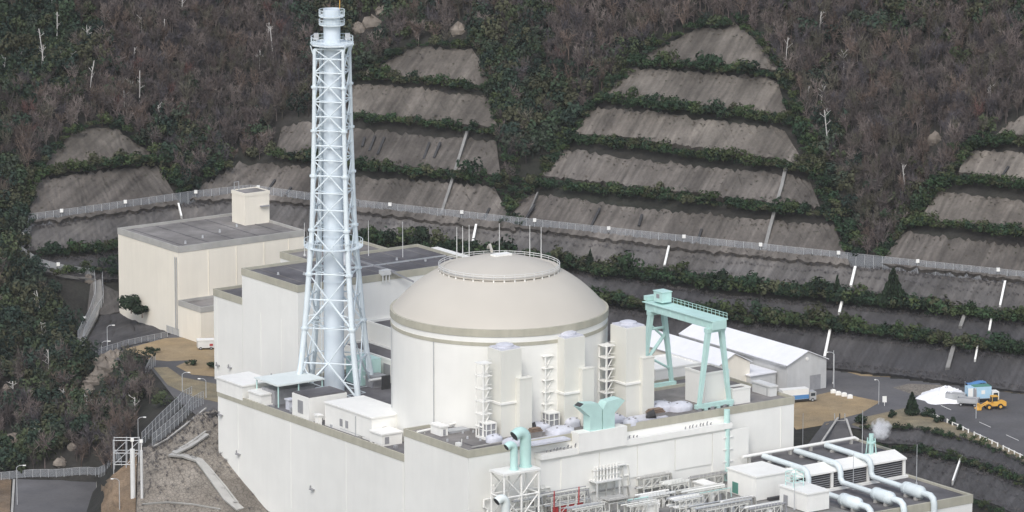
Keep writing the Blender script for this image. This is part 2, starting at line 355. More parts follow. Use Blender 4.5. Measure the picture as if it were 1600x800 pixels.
# right-hand embankment falling away below the road
emb = [([(1345,668),(1430,669),(1500,684),(1560,705),(1640,742)], [(1352,690),(1430,695),(1500,712),(1560,730),(1640,762)]),
       ([(1355,705),(1430,710),(1500,728),(1560,746),(1640,782)], [(1365,745),(1430,752),(1500,772),(1560,790),(1640,830)])]
EMBROWS = [slab('embankment', t, b, 'netted', pull=1.0, drape=True) for t, b in emb]

# ---------- yard sheets (each a little above the last)
def sheet(name, pts, z, m, lift=0.0):
    mb = MB(); q = [atw(px, py, z) for px, py in pts]
    ar = sum(q[i][0]*q[(i+1)%len(q)][1]-q[(i+1)%len(q)][0]*q[i][1] for i in range(len(q)))
    if ar < 0: q = q[::-1]
    mb.add([(p[0], p[1], z+lift) for p in q], [tuple(range(len(q)))]); return struct(name, mb, m, site=False)
sheet('yard', [(560,420),(860,500),(1137,545),(1300,577),(1400,588),(1640,622),(1640,738),(1560,702),(1500,683),(1430,669),(1350,671),(1290,664),(1160,640),(900,640),(560,640)], 0, 'asphalt', .05)
sheet('dry_lawn', [(1228,652),(1232,628),(1300,612),(1376,628),(1346,646),(1312,655),(1292,664),(1244,672)], 0, 'lawn', .10)
sheet('verge', [(1330,664),(1352,652),(1418,637),(1452,652),(1500,668),(1560,694),(1600,714),(1600,724),(1560,702),(1500,683),(1430,669),(1352,671)], 0, 'drygrass', .10)
sheet('verge', [(1310,578),(1345,576),(1420,584),(1402,590),(1345,588)], 0, 'lawn', .10)
sheet('verge', [(1420,584),(1500,594),(1640,611),(1640,622),(1500,603)], 0, 'drygrass', .10)
sheet('gravel_patch', [(1395,606),(1420,600),(1470,602),(1500,610),(1475,622),(1430,618)], 0, 'pitch', .10)
sheet('yard', [(132,553),(190,545),(275,520),(420,520),(420,625),(308,650),(272,622),(252,596),(232,572)], 0, 'asphalt', .05)
sheet('dry_lawn', [(195,546),(258,529),(300,527),(345,533),(345,555),(300,563),(262,565),(215,560)], 0, 'lawn', .10)
sheet('dry_lawn', [(275,573),(300,562),(345,556),(345,590),(300,586)], 0, 'lawn', .12)
sheet('verge', [(240,575),(262,574),(285,590),(345,602),(345,630),(300,620),(262,602)], 0, 'drygrass', .10)
# lower left road and the bracken beside it
sheet('road', [(25,750),(150,750),(152,830),(20,830)], LOW, 'asphalt', .25)
sheet('bracken_ground', [(-60,748),(18,748),(14,830),(-60,830)], LOW, 'brown', .2)
sheet('bracken_ground', [(156,748),(214,742),(214,830),(156,830)], LOW, 'brown', .2)
for a, b in (((22,750),(17,830)), ((152,750),(154,830))):
    p = atw(*a, LOW+.2); q = atw(*b, LOW+.2); mb = MB()
    mb.add([(p[0]-.3,p[1],LOW),(p[0]+.3,p[1],LOW),(q[0]+.3,q[1],LOW),(q[0]-.3,q[1],LOW),(p[0]-.3,p[1],LOW+.45),(p[0]+.3,p[1],LOW+.45),(q[0]+.3,q[1],LOW+.45),(q[0]-.3,q[1],LOW+.45)],
           [(3,2,1,0),(4,5,6,7),(0,1,5,4),(1,2,6,5),(2,3,7,6),(3,0,4,7)]); struct('kerb', mb, 'conc', site=False)
# painted lines on the upper road
for a, b in (((1572,680),(1592,689)), ((1530,660),(1548,668)), ((1470,634),(1486,641))):
    p = atw(*a, 0); q = atw(*b, 0); mb = MB(); mb.add([(p[0],p[1]-.3,.1),(q[0],q[1]-.3,.1),(q[0],q[1]+.3,.1),(p[0],p[1]+.3,.1)], [(0,1,2,3)])
    struct('road_marking', mb, 'white', site=False)
# stone pitched embankment beside the main building, with its stepped path
STONE = slab('stone_embankment', [(216,702),(250,692),(286,664),(312,646),(345,640)], [(212,835),(280,835),(400,835),(540,835)], 'pitch', pull=1.2, rows=14, rough=.1, drape=True)
slab('bracken_bank', [(158,756),(190,732),(214,704)], [(158,835),(186,835),(211,835)], 'brown', pull=1.0, rows=10, rough=.2, drape=True)
def strip(name, pts, wd, m, up=.35, label=None, cat=None, group=None, z=None, th=.35):
    c = [(hit(*q) if z is None else Vector(atw(*q, z)))+Vector((0, -.6, up)) for q in pts]; mb = MB(); A = []; B = []
    for i, p in enumerate(c):
        d = (c[min(i+1, len(c)-1)]-c[max(i-1, 0)]); n_ = Vector((d.y, -d.x, 0)).normalized() if (d.x or d.y) else Vector((1,0,0))
        if abs(n_.x) < .3: n_ = Vector((1,0,0)) if abs(d.x) < abs(d.z) else n_
        A.append(p-n_*wd/2); B.append(p+n_*wd/2)
    D = Vector((0, .5, -1))*th
    mb.grid([[p+D for p in A], A, B, [p+D for p in B]])
    e = len(A); mb.add([A[0],B[0],B[0]+D,A[0]+D], [(0,1,2,3)]); mb.add([A[-1],B[-1],B[-1]+D,A[-1]+D], [(3,2,1,0)])
    o = link(bpy.data.objects.new(name, mkmesh(name, mb, m))); 
    return tag(o, label, cat, group) if label else tag(o, kind='structure')
strip('path', [(266,714),(288,716),(311,723),(324,738),(340,760),(356,783),(376,800)], 2.6, 'conc', up=1.0, th=.5)
strip('path', [(272,712),(296,700),(322,682)], 2.6, 'conc', up=1.0, th=.5)
for pp in ([(240,702),(262,690),(290,668),(322,642)], [(284,704),(304,692),(322,678)], [(222,792),(262,789),(300,792),(345,800)], [(330,738),(352,764),(372,790)]): strip('drain_kerb', pp, .5, 'conc', up=1.0, th=.4)
# the ramp down from the lawn
RAMP = slab('ramp', [(1288,660),(1306,657),(1324,658)], [(1246,716),(1290,716),(1345,714)], 'asphalt', pull=.9, rows=8, rough=0, drape=True)
for a, b in (((1309,660),(1277,708)), ((1322,662),(1336,704))): strip('kerb', [a, ((a[0]+b[0])/2, (a[1]+b[1])/2), b], .5, 'conc', up=1.5)
# ================================================================== BUILDINGS
def ring(mb, u0, u1, v0, v1, z0, z1, t=.45, out=.12):
    a0, a1, b0, b1 = u0-out, u1+out, v0-out, v1+out
    mb.box(a0, a1, b0, b0+t, z0, z1); mb.box(a0, a1, b1-t, b1, z0, z1)
    mb.box(a0, a0+t, b0+t, b1-t, z0, z1); mb.box(a1-t, a1, b0+t, b1-t, z0, z1)
def flat_block(t, u0, u1, v0, v1, z0, z1, wall='wall', bandh=1.8, roof='roofd', drop=.7, band='band', out=.12):
    t.part('wall', MB().box(u0, u1, v0, v1, z0, z1-bandh), wall)
    mb = MB(); ring(mb, u0, u1, v0, v1, z1-bandh, z1, out=out); p = t.part('parapet', mb, band)
    t.part('roof', MB().box(u0+.33, u1-.33, v0+.33, v1-.33, z1-bandh+.003, z1-drop), roof); return p
def joints_v(t, u, vs, z0, z1, m='band', w_=.10):      # vertical movement joints / downpipes on a u=const face
    for v in vs: t.part('downpipe', MB().box(u-.07, u-.002, v-w_*.7, v+w_*.7, z0, z1), m)
def joints_u(t, v, us, z0, z1, m='band', w_=.10):
    for u in us: t.part('downpipe', MB().box(u-w_, u+w_, v-.14, v-.002, z0, z1), m)
def dims(px, pyb, z0, xl, xr, yt):                     # nearest bottom corner + screen extents -> metres
    p = at(px, pyb, z0); s = scale_at(p)
    return p, (px-xl)/s/SU, (xr-px)/s/CU, (pyb-yt)/s/.976
R1, R2 = 10.0, 16.4
# ---- main building, low wing (left) and high wing (right)
main = Thing('auxiliary_building', 'long white main building with olive parapet in the foreground, under the domed drum', 'building', (-35, -37.5, -8))
flat_block(main, -35, 8, -10.35, 74, -24, R1, roof='roofd')
flat_block(main, -35, 62, -37.5, -10.5, -24, R2, roof='roofg')
flat_block(main, 8.5, 62, -10.3, -4, -24, R2-.02, roof='roofg')
main.part('wall', MB().box(8.4, 40, -4, 60, -10, 13), 'wall'); main.part('roof', MB().box(8.3, 40.1, -4, 60.1, 13.003, 13.4), 'roofd')
joints_v(main, -35, [64.5, 40, 15, -9.9], -14, 8.1, 'wall', .07)
for v, z in ((72.5, 3.5), (64.3, -5), (30, -7)):       # little wall brackets
    main.part('wall_bracket', MB().box(-35.9, -35.002, v-.9, v+.4, z, z+.25).box(-35.9, -35.6, v-.15, v+.05, z, z+1.1), 'grey')
joints_u(main, -37.5, [-20, 58], -6, R2-1.9, 'wall', .06)
# facade annex on the right face
an = Thing('facade_annex', 'flat projecting annex with white ledge on the right face of the main building', 'annex', (-8, -40, -2))
def facex(px): # u of a point on the v=-37.5 face at roof height
    lo, hi = -40, 70
    for _ in range(40):
        m_ = (lo+hi)/2; x, y = u2w(m_, -37.5)
        if proj(x, y, 14)[0] < px: lo = m_
        else: hi = m_
    return lo
ua, ub = facex(836), facex(1132)
an.part('wall', MB().box(ua, ub, -39.6, -37.502, -2, 11.9), 'wall')
an.part('ledge', MB().box(ua-.2, ub+.3, -40.3, -37.504, 11.902, 13.3), 'white')
for k in range(5):
    q0 = ua+6+k*(ub-ua)/5; an.part('panel', MB().box(q0, q0+(ub-ua)/5-.3, -39.85, -39.602, 1.5+(k%2)*2.2, 11.3), 'wall')
for x0, n_ in ((848,9), (950,8), (1065,8)):            # short bent grey stubs in rows on the ledge
    for k in range(n_):
        u_ = facex(x0+k*5.5+random.uniform(-1,1)); h_ = random.uniform(.5, 1.1)
        an.part('ledge_stub', MB().tube((u_, -39.2, 13.3), (u_, -39.2, 13.3+h_*.5), .16, n=6).tube((u_, -39.2, 13.3+h_*.5), (u_-.2, -39.7, 13.3+h_), .16, n=6), 'grey')
hd = at(906, 690, 13.3); uh0, uh1 = facex(893), facex(968)
an.part('hood_plinth', MB().box(uh0, uh1, -40.6, -37.2, 12.2, 16.9), 'white')
# ---- drum and dome
re = Thing('reactor_building', 'round white containment drum with beige dome', 'reactor building', (0, 0, 9))
RD = 26.4; ZR = 40.0
re.part('wall', MB().lathe([(RD, 9), (RD, ZR-1.75)], n=128), 'wall', smooth=True)
mb = MB(); mb.lathe([(RD+.1, ZR-1.75), (RD+.22, ZR-1.75), (RD+.22, ZR), (RD-.4, ZR), (RD-.4, ZR-.9), (RD-1, ZR-.9)], n=128); re.part('parapet', mb, 'band', smooth=True)
mb = MB(); mb.lathe([(RD-.02, ZR-4.0), (RD+.12, ZR-4.0), (RD+.12, ZR-3.15), (RD-.02, ZR-3.15)], n=128); re.part('band', mb, 'band', smooth=True)
RS = 33.1; ZA = 52.6; prof = []
for k in range(25):
    r = 26.2*(1-k/24); prof.append((max(r, .01), ZA-RS+math.sqrt(RS*RS-r*r)))
re.part('dome', MB().lathe(prof, n=128), 'dome', smooth=True)
RW = 14.5; ZW = ZA-RS+math.sqrt(RS*RS-RW*RW)
wk = re.part('walkway', MB().lathe([(RW-1.0, ZW+.25), (RW+.35, ZW+.25), (RW+.35, ZW+.55), (RW-1.0, ZW+.55)], n=96, closed=True), 'dome', smooth=True)
for k in range(36):
    t = 2*math.pi*k/36; c, s_ = math.cos(t), math.sin(t)
    re.part('bracket', MB().tube((c*(RW+.2), s_*(RW+.2), ZW-1.1), (c*(RW+.2), s_*(RW+.2), ZW+.3), .22, n=5), 'white', wk)
    re.part('rail_post', MB().tube((c*(RW+.25), s_*(RW+.25), ZW+.5), (c*(RW+.25), s_*(RW+.25), ZW+1.6), .05, n=4), 'steel', wk)
for z_ in (1.1, 1.6): re.part('handrail', MB().lathe([(RW+.2, ZW+z_-.06), (RW+.3, ZW+z_-.06), (RW+.3, ZW+z_+.06), (RW+.2, ZW+z_+.06)], n=72, closed=True), 'steel', wk)
# apex platform and the little stair over the ring at the back
def wl(x, y): return w2u(x, y)
a_ = wl(-2.8, 15.2); b_ = wl(-1.8, 3); mb = MB()
mb.pipe([(a_[0], a_[1], ZW+2.2), ((a_[0]+b_[0])/2, (a_[1]+b_[1])/2, ZA+.9), (b_[0], b_[1], ZA+.5)], .4, n=4)
re.part('roof_stair', mb, 'dome')
c_ = wl(0.5, 1); re.part('apex_platform', MB().box(c_[0]-2.4, c_[0]+2.4, c_[1]-1.2, c_[1]+1.2, ZA-.2, ZA+.35), 'white')
for px in (714, 723, 733, 780, 827.5, 845):            # lightning rods round the back of the ring
    X = (px-780)/6.35; Y = math.sqrt(max(RW**2-X*X, 0)); q = wl(X, Y)
    re.part('lightning_rod', MB().tube((q[0], q[1], ZW), (q[0], q[1], ZW+8.5), .13, .06, n=5), 'steel')
for t in (-2.95, -2.2, -1.55, -.72):                   # downpipes on the drum
    x, y = (RD+.25)*math.cos(t), (RD+.25)*math.sin(t); q = wl(x, y)
    re.part('downpipe', MB().tube((q[0], q[1], 16), (q[0], q[1], ZR-4), .11, n=5), 'lgrey')
# ---- building B (behind the stack)
b = Thing('stepped_building', 'tall stepped white building with dark roof behind the lattice stack', 'building', (-7, 75, 0))
flat_block(b, -7, 30, 107, 121, -3, 24.3, roof='roofd')
flat_block(b, -7, 48, 80, 106.9, -3, 32.2, roof='roofd')
b.part('wall', MB().box(48.2, 62, 84, 118, 0, 28), 'wall')
joints_v(b, -7, [119.5, 98, 88], 0, 22, 'wall', .08)
for v, z in ((119, 4), (113, 4.5), (103, 3.8), (92, 6)): b.part('wall_bracket', MB().box(-7.8, -7.002, v-.7, v+.3, z, z+.25).box(-7.8, -7.5, v-.1, v+.1, z, z+1), 'grey')
# roof strips, small dome tent and poles on roof
b.part('roof_kerb', MB().box(24, 24.6, 80.6, 106, 31.5, 31.9), 'grey'); b.part('roof_kerb', MB().box(10, 47, 92, 92.5, 31.5, 31.8), 'lgrey')
b.part('lightning_rod', MB().tube((30.5, 104, 31.5), (30.5, 104, 41), .12, .06, n=5), 'steel')
b.part('lightning_rod', MB().tube((37, 97.5, 31.5), (37, 97.5, 41), .12, .06, n=5), 'steel')
b.part('lightning_rod', MB().tube((12, 105, 31.5), (12, 105, 40), .12, .06, n=5), 'steel')
q = (20, 100, 31.5); mb = MB(); mb.lathe([(3.3, 0), (3.1, 1.2), (2.2, 2.2), (1.0, 2.8), (.01, 2.9)], q, n=16); b.part('roof_canopy', mb, 'lgrey', smooth=True)
q = at(636, 439, 32); mb = MB().box(q[0]-1.4, q[0]+1.4, 79.0, 80.6, 31.9, 33.2)
for k in range(3): mb.tube((q[0]-1+k, 79.3, 30), (q[0]-1+k, 79.3, 32), .2, n=6)
b.part('roof_duct', mb, 'steel'); b.part('access_ladder', MB().tube((q[0]+1, 79.3, 33), (q[0]+7.5, 77.8, 29.5), .35, n=4), 'grey')
for t_, u0_, u1_, v0_, v1_, z_, n_ in ((b, -6, 47, 81, 106, 31.52, 7),):
    for k in range(n_): q = u0_+(u1_-u0_)*(k+.5)/n_; t_.part('roof_seam', MB().box(q-.12, q+.12, v0_, v1_, z_, z_+.08), 'roofg')
    for k in range(6): q = (random.uniform(u0_+2, u1_-2), random.uniform(v0_+2, v1_-2)); t_.part('roof_vent', MB().tube((q[0], q[1], z_), (q[0], q[1], z_+.7), .35, .25, n=8), 'lgrey')
for k in range(5): q = -30+k*18; main.part('roof_seam', MB().box(q-.12, q+.12, -37, -26.5, R2-.69, R2-.62), 'roofd')
for k in range(7): q = (random.uniform(-33, -20), random.uniform(-36, -20)); main.part('roof_vent', MB().tube((q[0], q[1], R2-.7), (q[0], q[1], R2-.1), .3, .22, n=8), 'lgrey')
for k in range(12): q = (-33.2+random.uniform(0, 2), -8+k*6.6); main.part('roof_fitting', MB().box(q[0]-.5, q[0]+.4, q[1]-.4, q[1]+.4, R1-.7, R1-.7+random.uniform(.4, 1.1)), random.choice(('lgrey', 'conc', 'grey')))
# ---- link block between B and the drum
lb = Thing('link_block', 'low white block with dark roof between the stack and the drum', 'building', (10, 62, 9))
flat_block(lb, 14, 40, 46, 79.8, 8, 20.5, roof='roofd', bandh=.6, band='wall')
flat_block(lb, 6, 13.6, 52, 79.8, 8, 15.5, roof='roofd', bandh=.5, band='wall')
lb.part('louvre', MB().box(5.85, 5.998, 57, 60, 10.5, 14), 'grey')
# ---- building A (far left, cream)
A = Thing('cream_building', 'large cream building with grey flat roof at the foot of the hill', 'building', (12.4, 170.6, 0))
flat_block(A, 12.4, 53, 170.6, 202.6, -4, 25, wall='cream', bandh=1.7, roof='roofg', band=M['conc'])
th, wv, wu, hh = dims(383, 352, 24.4, 361, 420, 305)
pa = A.part('stair_tower', MB().box(th[0], th[0]+wu, th[1], th[1]+wv, 23, 24.4+hh), 'cream')
mb = MB(); ring(mb, th[0], th[0]+wu, th[1], th[1]+wv, 24.4+hh-.5, 24.4+hh+.4, .35); A.part('tower_parapet', mb, 'cream', pa)
A.part('tower_roof', MB().box(th[0]+.3, th[0]+wu-.3, th[1]+.3, th[1]+wv-.3, 24.5+hh, 24.6+hh), 'roofg', pa)
A.part('roof_cage', MB().tube((th[0]+.5, th[1]+wv-.5, 24+hh), (th[0]+.5, th[1]+wv-.5, 27+hh), .1, n=4).tube((th[0]+2, th[1]+wv-.5, 24+hh), (th[0]+2, th[1]+wv-.5, 27+hh), .1, n=4).tube((th[0]+.5, th[1]+wv-.5, 27+hh), (th[0]+2, th[1]+wv-.5, 27+hh), .1, n=4), 'lgrey', pa)
A.part('canopy', MB().box(th[0]+wu*.6, th[0]+wu*.95, th[1]-.9, th[1]-.002, 24.4+hh*.55, 24.7+hh*.55), 'grey', pa)
for k in range(5): A.part('roof_seam', MB().box(16+k*8, 16.25+k*8, 171.4, 201.8, 24.31, 24.4), 'roofd')
for k in range(4): A.part('roof_vent', MB().tube((18+k*8, 176+k*4, 24.3), (18+k*8, 176+k*4, 25.1), .35, .25, n=8), 'lgrey')
joints_u(A, 170.6, [22, 31, 40, 48], 1, 23, 'cream', .08)
A.part('ladder', MB().tube((12.1, 171.2, 2), (12.1, 171.2, 22), .12, n=4).tube((12.1, 172.0, 2), (12.1, 172.0, 22), .12, n=4), 'lgrey')
A2 = Thing('cream_annex', 'low cream annex with flat roof against the cream building', 'annex', (14, 164, 0))
q, wv, wu, hh = dims(286, 528, 0, 277, 338, 465); 
flat_block(A2, q[0], q[0]+16, 159, 170.4, -3, 10.2, wall='cream', bandh=1.5, roof='roofg', band=M['conc'])
A3 = Thing('far_block', 'small block with olive parapet between the cream and stepped buildings', 'building', (22, 130, 0))
q = at(438, 393, 29); flat_block(A3, q[0], q[0]+26, q[1]-16, q[1], 0, 29, roof='roofg')
# ---- white plant rooms on the low roof
def room(name, label, px, pyb, z0, xl, xr, yt, m='white', eave=.25, roof='white', cat='plant room', wv=None, wu=None):
    p, wv_, wu_, h = dims(px, pyb, z0, xl, xr, yt); wv = wv or wv_; wu = wu or wu_
    t = Thing(name, label, cat, p); t.part('wall', MB().box(p[0], p[0]+wu, p[1], p[1]+wv, z0, z0+h-.25), m)
    t.part('roof', MB().box(p[0]-eave, p[0]+wu+eave, p[1]-eave, p[1]+wv+eave, z0+h-.248, z0+h+.1), roof)
    t.p, t.wu, t.wv, t.h = p, wu, wv, h; return t
ZL = R1-.7; ZH = R2-.7
r1 = room('plant_room', 'white plant room at the far left corner of the main roof', 379, 626, ZL, 335, 428, 603)
r2 = room('plant_room', 'small white cabin beside the corner plant room on the main roof', 408, 634, ZL, 387, 440, 617)
r2.part('plinth', MB().box(r2.p[0]+.2, r2.p[0]+r2.wu+1.5, r2.p[1]-.6, r2.p[1]-.25, ZL, ZL+.35), 'white')
r3 = room('plant_room', 'white plant room with grey louvre and dark roof beneath the stack', 483, 660, ZL, 455, 541, 621, roof='roofd', eave=-.3)
r3.part('louvre', MB().box(r3.p[0]-.1, r3.p[0]-.002, r3.p[1]+r3.wv*.35, r3.p[1]+r3.wv*.65, ZL+1.6, ZL+4.8), 'grey')
r4 = room('plant_room', 'longest white plant room with two windows on the main roof', 581, 690, ZL, 504, 640, 653)
for k in (.62, .5): r4.part('window', MB().box(r4.p[0]-.1, r4.p[0]-.002, r4.p[1]+r4.wv*k, r4.p[1]+r4.wv*k+1.2, ZL+1.2, ZL+3), 'grey')
r4.part('window', MB().box(r4.p[0]+3, r4.p[0]+4.2, r4.p[1]-.1, r4.p[1]-.002, ZL+2.2, ZL+3.2), 'grey')
r4.part('handrail', MB().tube((r4.p[0]-1.3, r4.p[1]+1, ZL+1.1), (r4.p[0]-1.3, r4.p[1]+12, ZL+1.1), .07, n=4), 'lgrey')
r4.part('downpipe', MB().box(r4.p[0]-.15, r4.p[0]-.002, r4.p[1]+r4.wv*.33, r4.p[1]+r4.wv*.33+.25, ZL, ZL+5), 'lgrey')
r5 = room('plant_room', 'small white louvred cabin at the near end of the low roof', 597, 698, ZL, 577, 628, 679)
r5.part('louvre', MB().box(r5.p[0]+.8, r5.p[0]+2, r5.p[1]-.1, r5.p[1]-.002, ZL+.5, ZL+2.2), 'grey')
r6 = room('condenser_unit', 'pale lavender condenser beside the louvred plant room', 452, 641, ZL, 446, 460, 625, m='lav', roof='lav', cat='condenser')
r7 = room('condenser_unit', 'small white condenser box in front of the longest plant room', 497, 665, ZL, 492, 503, 649, cat='condenser')
r8 = room('roof_hut', 'little white hut with door on the grey corner roof', 689, 682, ZH, 672.5, 700, 667)
r8.part('door', MB().box(r8.p[0]+.6, r8.p[0]+1.3, r8.p[1]-.08, r8.p[1]-.002, ZH+.1, ZH+1.6), 'grey')
mb = MB().box(r8.p[0]+3, r8.p[0]+9, r8.p[1]+1, r8.p[1]+4, ZH, ZH+.5); r9 = solo('hatch_cover', mb, 'lgrey', 'flat grey hatch cover behind the little white hut', 'hatch', (r8.p[0]+3, r8.p[1]+1, ZH))
# teal structures round the stack foot
t = Thing('teal_shelter', 'pale teal flat canopy on posts left of the stack foot', 'shelter', (-14, 72, ZL))
q = at(440, 590, ZL+6); t.part('canopy', MB().box(q[0]-5, q[0]+9, q[1]-6, q[1]+5, ZL+5.4, ZL+5.8), 'paleteal')
for du in (-4.5, 1.5, 8.5):
    for dv in (-5.5, 4.5): t.part('post', MB().tube((q[0]+du, q[1]+dv, ZL), (q[0]+du, q[1]+dv, ZL+5.4), .2, n=5), 'teal')
t.part('tank', MB().box(q[0]-4, q[0]+8, q[1]-3, q[1]+3, ZL, ZL+3.6), 'grey')
t = Thing('teal_duct_house', 'teal ducting and grey plant right of the stack foot', 'ductwork', (0, 62, ZL))
q = at(585, 610, ZL); t.part('casing', MB().box(q[0], q[0]+6, q[1]+6, q[1]+13, ZL, ZL+6.5), 'teal')
t.part('duct', MB().box(q[0]+1, q[0]+5, q[1]+2, q[1]+5.6, ZL, ZL+3), 'grey'); t.part('pipe', MB().tube((q[0]-1, q[1]+1, ZL+2.5), (q[0]+8, q[1]+1, ZL+2.5), .35, n=8), 'steel')
t.part('louvre', MB().box(q[0]+2, q[0]+4.5, q[1]-.6, q[1]-.2, ZL, ZL+3.5), 'dark')
# ---- exhaust stack with lattice tower
SC = (-41.7, 41.0)
st = Thing('exhaust_stack', 'tall pale blue ventilation stack inside a lattice tower', 'stack', (SC[0], SC[1], ZL), site=False)
def zpix(py): # height of a point on the stack axis seen at py
    d = ray(518, py); t_ = (SC[1]-CAM[1])/d[1]; return CAM[2]+t_*d[2]
lv = [74,89,111,133,156,179,201,224,247,271,298,324,355,386,423,462,506,559,617]
off = np.interp(lv, [74,90,200,300,355,423,506,559,617], [27,27,28.5,31,33,38,45,51,59.5])/6.30
zz = [zpix(y) for y in lv]; zz[-1] = ZL
ANG = [math.atan2(-18, -27), math.atan2(-27, 18), math.atan2(18, 27), math.atan2(27, -18)]
def node(i, k): r = off[i]*1.2019; return Vector((SC[0]+r*math.cos(ANG[k]), SC[1]+r*math.sin(ANG[k]), zz[i]))
st.part('flue', MB().lathe([(2.55, ZL), (2.5, zpix(300)), (2.15, zpix(110)), (2.1, zpix(14)), (1.9, zpix(14)), (1.9, zpix(18))], (SC[0], SC[1], 0), n=40), 'bluef', smooth=True)
for py in (40, 90, 160, 230, 300, 370, 440, 510): 
    z_ = zpix(py); st.part('flue_flange', MB().lathe([(2.3, z_), (2.68 if py > 200 else 2.3, z_), (2.68 if py > 200 else 2.3, z_+.25), (2.3, z_+.25)], (SC[0], SC[1], 0), n=24), 'bluef')
for k in range(4):
    mb = MB()
    for i in range(len(lv)-1):
        ra = .42+.02*i; mb.tube(node(i, k), node(i+1, k), ra, ra+.02, n=10)
    leg = st.part('leg', mb, 'blue', smooth=True)
    for i in (3, 6, 9, 12, 14, 16): p = node(i, k); st.part('flange', MB().tube(p-Vector((0,0,.25)), p+Vector((0,0,.25)), .75+.02*i, n=10), 'blue', leg)
    k2 = (k+1) % 4
    for i in range(len(lv)-1):
        st.part('horizontal_brace', MB().tube(node(i, k), node(i, k2), .2 if i % 2 else .17, n=6), 'blue')
    for i in range(1, len(lv)-1, 2):                   # X bracing over two bays meeting at the middle strut
        mid = (node(i, k)+node(i, k2))/2
        for a in (k, k2):
            if i-1 >= 0: st.part('diagonal_brace', MB().tube(node(i-1, a), mid, .17, n=6), 'blue')
            st.part('diagonal_brace', MB().tube(mid, node(i+1, a), .19 if i < 14 else .27, n=6), 'blue')
    for i in (15, 17):                                 # secondary struts in the widest bays
        for a, bq in ((k, k2), (k2, k)):
            m1 = node(i, a).lerp((node(i, k)+node(i, k2))/2, 0); m2 = ((node(i, k)+node(i, k2))/2).lerp(node(i+1, a), .5); m3 = node(i, a).lerp(node(i+1, a), .6)
            st.part('secondary_strut', MB().tube(m2, m3, .12, n=5), 'blue'); st.part('secondary_strut', MB().tube(m2, node(i, a), .12, n=5), 'blue')
for i in range(0, len(lv), 2):                         # inner ring frames holding the flue
    mb = MB()
    for k in range(4):
        a, c2 = node(i, k), node(i, (k+1) % 4); mb.tube((a+c2)/2, (c2+node(i, (k+2) % 4))/2, .12, n=5)
        mb.tube(a, Vector((SC[0], SC[1], zz[i])).lerp(a, .35), .1, n=5)
    st.part('flue_guide', mb, 'blue')
def platform(z, r0, r1, n=12, rail=1.2, m='blue', every=1, name='platform'):
    pl = st.part(name, MB().lathe([(r0, z-.12), (r1, z-.12), (r1, z+.12), (r0, z+.12)], (SC[0], SC[1], 0), n=n*2, closed=True), m)
    for k in range(n*2):
        t = 2*math.pi*k/(n*2); c, s_ = math.cos(t), math.sin(t)
        st.part('rail_post', MB().tube((SC[0]+c*r1, SC[1]+s_*r1, z), (SC[0]+c*r1, SC[1]+s_*r1, z+rail), .05, n=4), m, pl)
    for h in (rail*.5, rail): st.part('handrail', MB().lathe([(r1-.05, z+h-.05), (r1+.05, z+h-.05), (r1+.05, z+h+.05), (r1-.05, z+h+.05)], (SC[0], SC[1], 0), n=n*2, closed=True), m, pl)
platform(zpix(25), 2.15, 3.2, rail=1.6); platform(zpix(38), 2.15, 3.2, rail=1.3)
zt = zpix(68); mb = MB(); r = 5.0
mb.prism([(SC[0]+r*1.12*math.cos(t+math.pi/4*k/1), SC[1]+r*1.12*math.sin(t+math.pi/4*k/1)) for k in range(8) for t in (ANG[0],)], zt-.2, zt+.2)
pl = st.part('top_platform', mb, 'blue')
for k in range(24):
    t = 2*math.pi*k/24; st.part('rail_post', MB().tube((SC[0]+r*1.05*math.cos(t), SC[1]+r*1.05*math.sin(t), zt), (SC[0]+r*1.05*math.cos(t), SC[1]+r*1.05*math.sin(t), zt+1.8), .06, n=4), 'blue', pl)
for h in (.9, 1.8): st.part('handrail', MB().lathe([(r*1.05-.05, zt+h-.05), (r*1.05+.05, zt+h-.05), (r*1.05+.05, zt+h+.05), (r*1.05-.05, zt+h+.05)], (SC[0], SC[1], 0), n=32, closed=True), 'blue', pl)
for k in range(4):
    p = node(1, k); c = Vector((SC[0], SC[1], 0)); d = Vector((p.x-SC[0], p.y-SC[1], 0)).normalized()
    st.part('platform_bracket', MB().tube(p, Vector((p.x, p.y, zt))+d*1.1, .16, n=5), 'blue', pl)
for sx in (-1, 1): st.part('aircraft_light', MB().box(SC[0]+sx*3.9-.6, SC[0]+sx*3.9+.6, SC[1]-.5, SC[1]+.5, zt+1.0, zt+2.6), 'lgrey', pl)
st.part('lightning_rod', MB().tube((SC[0]+2, SC[1], zpix(30)), (SC[0]+2, SC[1], zpix(-12)), .09, n=5), 'yellow')
zm = zpix(384); rm = off[13]*1.2019
pl = st.part('mid_platform', MB().lathe([(rm*.85, zm-.08), (rm*1.1, zm-.08), (rm*1.1, zm+.06), (rm*.85, zm+.06)], (SC[0], SC[1], 0), n=32, closed=True), 'blue')
for k in range(28):
    t = 2*math.pi*k/28; st.part('rail_post', MB().tube((SC[0]+rm*1.1*math.cos(t), SC[1]+rm*1.1*math.sin(t), zm), (SC[0]+rm*1.1*math.cos(t), SC[1]+rm*1.1*math.sin(t), zm+1.6), .06, n=4), 'blue', pl)
st.part('handrail', MB().lathe([(rm*1.09, zm+1.55), (rm*1.11, zm+1.55), (rm*1.11, zm+1.65), (rm*1.09, zm+1.65)], (SC[0], SC[1], 0), n=32, closed=True), 'blue', pl)
mb = MB()
for i in range(1, len(lv)-1):                          # ladder up the back of the flue
    mb.tube((SC[0]-3.1, SC[1]-.6, zz[i]), (SC[0]-3.1, SC[1]-.6, zz[i+1]), .07, n=4); mb.tube((SC[0]-3.1, SC[1]+.2, zz[i]), (SC[0]-3.1, SC[1]+.2, zz[i+1]), .07, n=4)
st.part('ladder', mb, 'blue')
